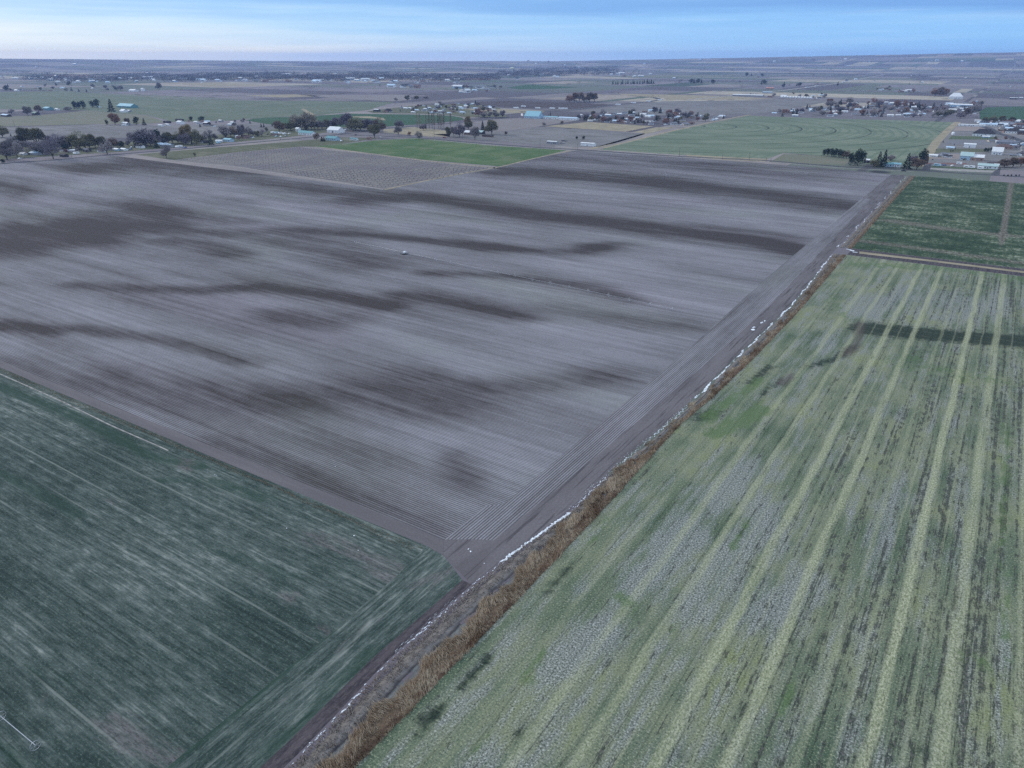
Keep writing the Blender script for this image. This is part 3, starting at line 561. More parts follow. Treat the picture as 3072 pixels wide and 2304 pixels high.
road('lane', [(525, 481.5), (711, 501), (817, 517.5), (942, 536.5), (1012, 546), (1152, 569.5)], 1.8, material('pale concrete ditch', track_f), .05, 'pale concrete ditch along the orchard')
road('lane', [(1152, 569.5), (1237, 551), (1320, 533), (1400, 518), (1468, 506), (1510, 498), (1607, 474), (1712, 452)], 3.2, M_tan, .05, 'weedy bank between ploughed field and orchard')
road('lane', [(945, 440), (1000, 446), (1070, 456), (1258, 480), (1400, 495), (1490, 504)], 4, M_tan, .05, 'tan path between orchard and hay field')
road('lane', [(0, 399), (130, 390), (230, 384), (320, 377.5)], 3, M_brown, .10, 'dark drain across the grey fallow')
road('lane', [(2790, 466), (2900, 482), (2930, 483)], 3, M_track, .07, 'white gravel drive')
road('lane', [(1026, 433), (1121, 421.5), (1245, 415.5), (1380, 427), (1500, 438)], 2.5, M_track, .064, 'pale edge path of the hay field')

# ------------------------------------------------------------------ ditch bank, weeds, snow, dry grass
def bank_f(t):
    x, y, z = t.xyz(); c = t.attr('cross')
    n = t.noise(x, y, .8, 2.5, 4, .7); n2 = t.noise(x, y, 5, 12, 3, .6, 4.)
    k = t.m('ADD', c, t.m('MULTIPLY', t.m('SUBTRACT', n2, .5), .25))
    b = t.ramp(k, [(0, (.030, .028, .032)), (.10, (.14, .12, .095)), (.28, (.22, .195, .17)), (.42, (.20, .19, .18)), (.50, (.055, .052, .055)), (.55, (.18, .19, .185)), (.66, (.16, .16, .155)), (.70, (.20, .15, .10)), (1, (.12, .075, .05))])
    return t.mix(t.rng(n, .3, .65, 0, .6), b, t.mix(1.0, b, (.35, .34, .36), 'MULTIPLY')), (n, .7, .25)
M_bank = material('ditch bank', bank_f)
yy = np.concatenate([np.arange(-160, 120, 2.0), np.arange(120, 378, 5.0)])
def bank(name, yy, label):
    V = []; A = []; Fc = []; nc = 12
    for y in yy:
        a, b = float(sn(y)) - .6, float(rd(y)) - .3
        for j in range(nc + 1):
            u = j / nc; prof = [0, -.5, -.1, .25, .25, .1, 0, .02, .1, .3, .35, .2, 0][j] if b - a > 6 else [0, -.8, -.9, -.3, .1, .3, .4, .4, .4, .3, .2, .1, 0][j]
            V.append((a + (b - a) * u, y, .02 + prof + (rng.normal() * .06 if 0 < j < nc else 0))); A.append(u)
    for i in range(len(yy) - 1):
        for j in range(nc):
            p = i * (nc + 1) + j; Fc.append((p, p + 1, p + nc + 2, p + nc + 1))
    o = mesh_obj(name, V, Fc, M_bank, smooth=True)
    if o.data.polygons[0].normal.z < 0: o.data.flip_normals()
    at = o.data.attributes.new('cross', 'FLOAT', 'POINT'); at.data.foreach_set('value', np.array(A, np.float32))
    tag(o, label, kind='structure')
bank('ditch_bank', yy, 'weedy ditch bank with a rutted track in it')
bank('ditch_bank', np.arange(394, 774, 5.0), 'weedy ditch bank beside the clover field')
def tufts(name, pts, mat, label, cat='grass'):
    """pts: (x, y, z0, height, lean x, lean y, blades) -> one mesh of thin blades"""
    V = []; Fc = []
    for x, y, z0, h, lx, ly, nb in pts:
        for _ in range(nb):
            a = rng.uniform(0, 6.28); r = rng.uniform(0, .35) * h; bx = x + r * math.cos(a); by = y + r * math.sin(a); wd = rng.uniform(.04, .10) * (1 + h * .3)
            b = rng.uniform(0, 6.28); hh = h * rng.uniform(.5, 1.15); tx = bx + lx * hh + rng.normal() * .22 * hh; ty = by + ly * hh + rng.normal() * .22 * hh
            i = len(V); V += [(bx - wd * math.cos(b), by - wd * math.sin(b), z0 - .05), (bx + wd * math.cos(b), by + wd * math.sin(b), z0 - .05), (tx, ty, z0 + hh * .8)]
            Fc.append((i, i + 1, i + 2))
    o = mesh_obj(name, V, Fc, mat); return tag(o, label, cat, kind='stuff')
def straw_f(a, b, c):
    def f(t):
        x, y, z = t.xyz(); n = t.noise(x, y, 3.0, 9, 4, .65); n2 = t.noise(x, y, .9, .9, 3, .7)
        k = t.mix(t.rng(n, .38, .62), a, b); return t.mix(t.rng(n2, .4, .7, 0, .7), k, c)
    return f
M_straw = material('tall rusty grass', straw_f((.24, .15, .09), (.52, .42, .29), (.17, .115, .08)), .9)
M_ptan = material('pale tan grass', straw_f((.30, .24, .17), (.40, .33, .24), (.16, .12, .08)), .9)
M_weed = material('grey tumbled weeds', straw_f((.36, .32, .29), (.46, .42, .38), (.22, .17, .13)), .9)
M_crest = material('pale grass crest', straw_f((.40, .30, .20), (.52, .42, .30), (.25, .17, .11)), .9)
M_weed2 = material('orange dry weeds', straw_f((.36, .23, .11), (.26, .20, .12), (.40, .31, .19)), .9)
pts = []
for y in np.arange(-78, 372, .34):
    wfull = float(rd(y) - sn(y)); near = y < 70
    a = float(rd(y)) - (4.7 if near else min(3.6, wfull - 1.6)) - .8 * math.sin(y * .35) - .5 * math.sin(y * .9 + 1); b = float(rd(y)) - .1
    for _ in range(9 if near else (5 if y < 180 else 3)):
        x = rng.uniform(a, b); pts.append((x, y + rng.uniform(-.2, .2), .1, rng.uniform(.5, 1.0) + .8 * max(0, math.sin(y * .33 + x * .9)) * rng.uniform(.5, 1), -.35 + .25 * math.sin(y * .2), .35 * math.sin(y * .13), 7 if near else 5))
for y in np.arange(396, 770, 1.0):
    for _ in range(3): pts.append((float(rd(y)) - rng.uniform(.2, 3.5), y, .1, rng.uniform(.6, 1.2), -.2, .1, 4))
cr = []
for y in np.arange(-78, 60, .3):
    a = float(rd(y)) - 4.9 - .8 * math.sin(y * .35) - .5 * math.sin(y * .9 + 1)
    for _ in range(4):
        q = rng.uniform(0, 1) ** 1.5; cr.append((a + q * 2.4, y + rng.uniform(-.2, .2), .35, rng.uniform(.8, 1.7), -.5, .45 * math.sin(y * .3), 6))
tufts('pale_grass_crest', cr, M_crest, 'pale bleached tall grass bending over the rutted track')
tufts('tall_dry_grass', pts, M_straw, 'tall rusty brown grass leaning along the ditch')
pts = []
for y in np.arange(232, 372, .5):
    for _ in range(5): pts.append((rng.uniform(float(sn(y)) + 1.0, float(rd(y)) - 2.0), y, .3, rng.uniform(.3, .7), 0, 0, 4))
for y in np.arange(396, 770, .8):
    for _ in range(4): pts.append((rng.uniform(float(sn(y)) + 1.2, float(rd(y)) - 2.5), y, .3, rng.uniform(.3, .7), 0, 0, 4))
tufts('pale_dry_grass', pts, M_ptan, 'pale tan grass on the upper ditch bank')
pts = []
for y in np.arange(-78, 60, .5):
    s0 = float(sn(y)); s1 = min(s0 + 3.6, float(rd(y)) - 5.2)
    for _ in range(7):
        x = rng.uniform(s0 + .5, max(s0 + .9, s1 + .6)); q = .5 + .5 * math.sin(y * 1.7 + 3 * math.sin(x * .8)); pts.append((x, y, .15, rng.uniform(.25, .45) + .6 * q, 0, 0, 7))
tufts('dry_weeds', pts, M_weed, 'low grey tumbled weeds beside the snow')
pts = []
for y in np.arange(-78, 60, .6):
    for _ in range(2): pts.append((float(sn(y)) + rng.uniform(.1, 1.2), y, .05, rng.uniform(.2, .45), 0, 0, 5))
for x in np.arange(-240, -12, .5):
    for _ in range(2): pts.append((x, -4.6 - (x + 12) * -.0075 + rng.uniform(-1.6, .2), .02, rng.uniform(.15, .45), 0, 0, 4))
for y in np.arange(60, 240, 1.0): pts.append((float(sn(y)) - rng.uniform(1, 2.5), y, .02, .3, 0, 0, 3))
pw = []
for x in np.arange(-240, -14, .35):
    w_ = 1.0 + 2.2 * max(0, math.sin(x * .031 + 1.3)) + .8 * math.sin(x * .21)
    for _ in range(3): pw.append((x, -5.0 - (x + 12) * -.0075 - rng.uniform(.2, max(.6, w_)), .02, rng.uniform(.15, .45), 0, 0, 3))
tufts('pale_weeds', pw, M_ptan, 'ragged pale weeds between ploughed rows and winter crop')
tufts('edge_weeds', pts, M_weed2, 'tufts of orange brown weeds along the field edges')
M_snow = flat('old snow', (.64, .68, .74), .6, .3)
V = []; Fc = []
def fleck(x, y, rx, ry, z=.06):
    n = 9; rx *= .72; i = len(V); ph = rng.uniform(0, 6)
    rs = [rng.uniform(.55, 1.2) for _ in range(n)]
    V.append((x, y, z + .05))
    for k in range(n):
        a = ph + 6.283 * k / n; V.append((x + rx * rs[k] * math.cos(a), y + ry * rs[k] * math.sin(a), z))
    for k in range(n): Fc.append((i, i + 1 + k, i + 1 + (k + 1) % n))
for y in np.arange(-80, -10, .33):
    d = .5 + .5 * math.sin(y * .23 + 1) + .3 * math.sin(y * .61)
    if rng.random() < .22 + .5 * d: fleck(float(sn(y)) + rng.normal() * .22, y, rng.uniform(.05, .16) * (1 + .8 * d), rng.uniform(.12, .5))
for y in np.arange(-35, -14, .5):
    if rng.random() < .7: fleck(float(sn(y)) - rng.uniform(.2, 1.3), y, .05, rng.uniform(.3, .8), .03)
for y in np.arange(-14, 4, .4):
    if rng.random() < .6: fleck(float(sn(y)) + rng.normal() * .35, y, rng.uniform(.08, .2), rng.uniform(.1, .4))
for y in np.arange(2, 30, .35): fleck(float(sn(y)) + rng.normal() * .18, y, rng.uniform(.35, .7) * (.5 if 9 < y < 13 else 1), rng.uniform(.3, .6))
def lump(y): return .5 + .5 * math.sin(y * .21 + 2) * math.sin(y * .083 + 1) + .25 * math.sin(y * .9)
for y in np.arange(30, 120, .45):
    x = float(sn(y)) + .35 * math.sin(y * 1.9) + rng.normal() * .12; q = lump(y)
    if rng.random() < .45 + .5 * q: fleck(x, y, rng.uniform(.08, .24) * (.5 + q), rng.uniform(.2, .6))
    if rng.random() < .3: fleck(x - rng.uniform(.4, 1.3), y, .12, .25)
for y in np.arange(120, 372, .6):
    q = lump(y)
    if rng.random() < .15 + .65 * q: fleck(float(sn(y)) + .5 * math.sin(y * .31) * q + rng.normal() * .18, y, rng.uniform(.12, .42) * (.4 + q), rng.uniform(.7, 2.0))
for y in np.arange(395, 765, 1.1):
    q = lump(y * .6)
    if rng.random() < .10 + .5 * q: fleck(float(sn(y)) + .9 * math.sin(y * .17) + rng.normal() * .3, y, rng.uniform(.06, .22) * (.5 + q), rng.uniform(1.2, 3.6))
for s in [(2259, 990, 1.3, 1.5), (2262, 982, 1.0, 1.6), (2285, 968, .8, 1.5), (2294, 963, .6, 1.2), (2545, 748, 2.5, 1), (2556, 752, 3, 1.3), (2566, 757, 2.4, 1), (1405, 1648, .3, .3), (1412, 1655, .4, .3), (1453, 1691, .3, .2), (1230, 1270, .15, .15), (1006, 1400, .2, .2), (1062, 1608, .3, .2), (1075, 1652, .3, .2), (860, 1585, .3, .15), (645, 1425, .3, .15), (650, 1428, .3, .1)]:
    X, Y = G(s[0], s[1]); fleck(X, Y, s[2], s[3], .09)
tag(mesh_obj('snow', V, Fc, M_snow), 'melting white snow lying along the ditch', 'snow', kind='stuff')

# ------------------------------------------------------------------ trees
def leaf_mat(name, a, b):
    def f(t):
        oi = t.new('ShaderNodeObjectInfo'); x, y, z = t.xyz()
        n = t.new('ShaderNodeTexNoise'); n.inputs['Scale'].default_value = .35; n.inputs['Detail'].default_value = 3
        t.l.new(t.vec(x, y, z), n.inputs['Vector'])
        k = t.m('ADD', t.m('MULTIPLY', t.m('SUBTRACT', oi.outputs['Random'], .5), .5), n.outputs[0])
        return t.mix(t.rng(k, .3, .7), a, b)
    return material(name, f, .9)
L = dict(grey=leaf_mat('bare grey twigs', (.20, .18, .18), (.33, .30, .295)), purple=leaf_mat('violet grey twigs', (.165, .145, .168), (.27, .238, .27)),
         olive=leaf_mat('olive leaves', (.105, .100, .055), (.20, .185, .105)), rust=leaf_mat('rust leaves', (.19, .10, .065), (.29, .165, .11)),
         brown=leaf_mat('brown twigs', (.14, .105, .08), (.23, .17, .13)), green=leaf_mat('dark needles', (.012, .024, .018), (.030, .052, .036)),
         gold=leaf_mat('yellowing leaves', (.18, .13, .06), (.26, .20, .10)), pale=leaf_mat('pale dry twigs', (.20, .175, .14), (.28, .245, .19)), pink=leaf_mat('reddish twigs', (.27, .155, .135), (.36, .23, .20)))
M_bark = flat('bark', (.09, .075, .065), .9, .3)
def tri_twig(V, Fc, p, d, ln, wd):
    s = d.cross(Vector((rng.normal(), rng.normal(), rng.normal()))).normalized() * wd
    i = len(V); V += [tuple(p - s), tuple(p + s), tuple(p + d * ln)]; Fc.append((i, i + 1, i + 2))
def tube(V, Fc, a, b, ra, rb, n=5):
    d = (b - a).normalized(); u = d.orthogonal().normalized(); v = d.cross(u); i = len(V)
    for q, r in ((a, ra), (b, rb)):
        for k in range(n): V.append(tuple(q + (u * math.cos(6.283 * k / n) + v * math.sin(6.283 * k / n)) * r))
    for k in range(n): Fc.append((i + k, i + (k + 1) % n, i + n + (k + 1) % n, i + n + k))
def make_bare(spread, up, ntw, leaf=1.0):
    """10 m tall: trunk with limbs; crown of fine twigs"""
    TV, TF, V, Fc = [], [], [], []
    tips = []
    def grow(p, d, ln, r, lvl):
        q = p + d * ln; tube(TV, TF, p, q, r, r * .65, 5 if lvl < 2 else 3)
        if lvl == 3: tips.append((q, d)); return
        for _ in range((4, 3, 3)[lvl]):
            nd = (d * up + Vector((rng.normal(), rng.normal(), rng.normal() * .45 + .12)) * spread).normalized()
            tips.append((p + d * ln * rng.uniform(.4, 1), nd)); grow(q, nd, ln * rng.uniform(.62, .86), r * .6, lvl + 1)
    grow(Vector((0, 0, 0)), Vector((0, 0, 1)), 1.5, .22, 0)
    for _ in range(3): grow(Vector((0, 0, .9)), Vector((rng.normal() * .6, rng.normal() * .6, .8)).normalized(), 1.9, .13, 1)
    for _ in range(ntw):
        p, d = tips[rng.integers(len(tips))]
        dd = (d + Vector((rng.normal(), rng.normal(), rng.normal() + .25)) * .75).normalized()
        tri_twig(V, Fc, p + Vector((rng.normal(), rng.normal(), rng.normal())) * .35, dd, rng.uniform(.7, 1.7), .085 * leaf)
    A = np.array(V); zt = A[:, 2].max(); k = 10 / zt
    return (A * k).tolist(), Fc, (np.array(TV) * k).tolist(), TF
def make_bush(ntw, rx=3.7, leaf=1.0, low=.9):
    """10 m tall round twiggy crown that reaches nearly to the ground"""
    TV, TF, V, Fc = [], [], [], []
    tube(TV, TF, Vector((0, 0, 0)), Vector((0, 0, 2.2)), .26, .2)
    cs = [(Vector((0, 0, 6.2)), rx * .75, 3.4)]
    for k in range(9):
        a = 6.283 * k / 9 + rng.uniform(-.3, .3); zz = rng.uniform(2.6, 8.0); rr = rx * .62 * math.sin(min(1.57, (10.4 - zz) / 3.2)) * rng.uniform(.7, 1.15)
        c = Vector((math.cos(a) * rr, math.sin(a) * rr, zz)); cs.append((c, rng.uniform(1.1, 1.9), rng.uniform(1.2, 2.2)))
        tube(TV, TF, Vector((0, 0, rng.uniform(1, 2.2))), c, .13, .03, 4)
    for _ in range(ntw):
        c, r1, r2 = cs[rng.integers(len(cs))]; d = Vector((rng.normal(), rng.normal(), rng.normal())).normalized(); q = rng.uniform(.2, 1) ** .45
        p = c + Vector((d.x * r1, d.y * r1, d.z * r2)) * q; p.z = max(p.z, low * rng.uniform(.5, 1.2))
        dd = (d * .6 + Vector((0, 0, .8)) + Vector((rng.normal(), rng.normal(), rng.normal())) * .35).normalized()
        tri_twig(V, Fc, p, dd, rng.uniform(.5, 1.3), .075 * leaf)
    A = np.array(V); k = 10 / A[:, 2].max()
    return (A * k).tolist(), Fc, (np.array(TV) * k).tolist(), TF
def make_dense(rx, n, lumps=9):
    V, Fc, TV, TF = [], [], [], []
    tube(TV, TF, Vector((0, 0, 0)), Vector((0, 0, 5)), .3, .15)
    cs = [(Vector((rng.normal() * rx * .4, rng.normal() * rx * .4, rng.uniform(2.2, 7.6))), rng.uniform(1.3, 2.4)) for _ in range(lumps)] + [(Vector((0, 0, 8)), 1.6), (Vector((0, 0, 2.2)), 2.4), (Vector((0, 0, 5)), 2.6)]
    for _ in range(n):
        c, r = cs[rng.integers(len(cs))]; d = Vector((rng.normal(), rng.normal(), rng.normal())).normalized(); p = c + Vector((d.x * r * rx / 2.6, d.y * r * rx / 2.6, d.z * r)) * rng.uniform(.55, 1.05)
        tri_twig(V, Fc, p, (d + Vector((rng.normal(), rng.normal(), rng.normal())) * .6).normalized(), rng.uniform(.4, .9), .26)
    A = np.array(V); A[:, 2] = np.maximum(A[:, 2], .15); k = 10 / A[:, 2].max()
    return (A * k).tolist(), Fc, TV, TF
def make_conifer(n, rb=2.7):
    V, Fc, TV, TF = [], [], [], []
    tube(TV, TF, Vector((0, 0, 0)), Vector((0, 0, 9.3)), .22, .04)
    for _ in range(n):
        z = 9.9 * (1 - math.sqrt(rng.uniform(0, 1))) + .25; rr = rb * (1 - z / 10.2) * (.75 + .25 * math.sin(z * 3.3)); a = rng.uniform(0, 6.28); q = rng.uniform(.4, 1)
        d = Vector((math.cos(a), math.sin(a), -.25 + rng.normal() * .15)).normalized()
        tri_twig(V, Fc, Vector((math.cos(a) * rr * q, math.sin(a) * rr * q, z)), d, rng.uniform(.35, .8), .22)
    return V, Fc, TV, TF
def make_poplar(n):
    V, Fc, TV, TF = [], [], [], []
    tube(TV, TF, Vector((0, 0, 0)), Vector((0, 0, 9.6)), .16, .03)
    for _ in range(n):
        z = rng.uniform(2.6, 9.9); rr = .9 * math.sin(min(1, (10.4 - z) / 7) * 1.5); a = rng.uniform(0, 6.28)
        tri_twig(V, Fc, Vector((math.cos(a) * rr * rng.uniform(.1, 1), math.sin(a) * rr * rng.uniform(.1, 1), z)), Vector((math.cos(a) * .4, math.sin(a) * .4, 1)).normalized(), rng.uniform(.6, 1.3), .05)
    return V, Fc, TV, TF
PROTO = {}
def protos(key, makers):
    PROTO[key] = []
    for mk in makers:
        V, Fc, TV, TF = mk()
        a = bpy.data.meshes.new('crown'); a.from_pydata(V, [], Fc); a.materials.append(M_bark)
        b = bpy.data.meshes.new('trunk'); b.from_pydata(TV, [], TF); b.materials.append(M_bark)
        PROTO[key].append((a, b, max(abs(np.array(V)[:, 0]).max(), .5)))
protos('bare', [lambda: make_bush(2100, 4.0, 1.15), lambda: make_bush(2300, 4.3, 1.15), lambda: make_bare(.75, .9, 2400, 1.4), lambda: make_bush(2100, 3.6, 1.15)])
protos('full', [lambda: make_bush(3200, 4.2, 1.7), lambda: make_bush(3400, 4.6, 1.7), lambda: make_bush(3000, 3.8, 1.7)])
protos('round', [lambda: make_dense(2.8, 1100), lambda: make_dense(3.4, 1300, 12)])
protos('conifer', [lambda: make_conifer(1100), lambda: make_conifer(1000, 3.3)])
protos('poplar', [lambda: make_poplar(260), lambda: make_poplar(220)])
protos('tiny', [lambda: make_dense(4.2, 170, 6), lambda: make_dense(3.2, 150, 6), lambda: make_conifer(150, 3.0)])
NAME = dict(bare='bare_tree', full='leafy_tree', round='round_tree', conifer='conifer_tree', poplar='poplar_tree', tiny='small_tree')
TN = 0
def tree(kind, colr, x, y, hpx, label, group=None, wk=1.0, name=None, cat='tree'):
    """x, y: foot of the tree in the photo; hpx: its height there in pixels"""
    global TN; TN += 1
    X, Y = G(x, y); h = hpx * mpp(x, y) * (1.2 if kind in ('bare', 'full', 'round') else 1.08)
    cr, tr, _ = PROTO[kind][TN % len(PROTO[kind])]
    root = empty(name or NAME[kind], (X, Y, 0), (TN * 2.4) % 6.28, label, cat, group)
    s = h / 10; wk *= 1.15 if kind in ('bare', 'full') else 1; root.scale = (s * wk, s * wk, s)
    for nm, me, mt in (('crown', cr, L[colr]), ('trunk', tr, M_bark)):
        o = bpy.data.objects.new(nm, me); COL.objects.link(o); o.parent = root
        o.material_slots[0].link = 'OBJECT'; o.material_slots[0].material = mt
    return root
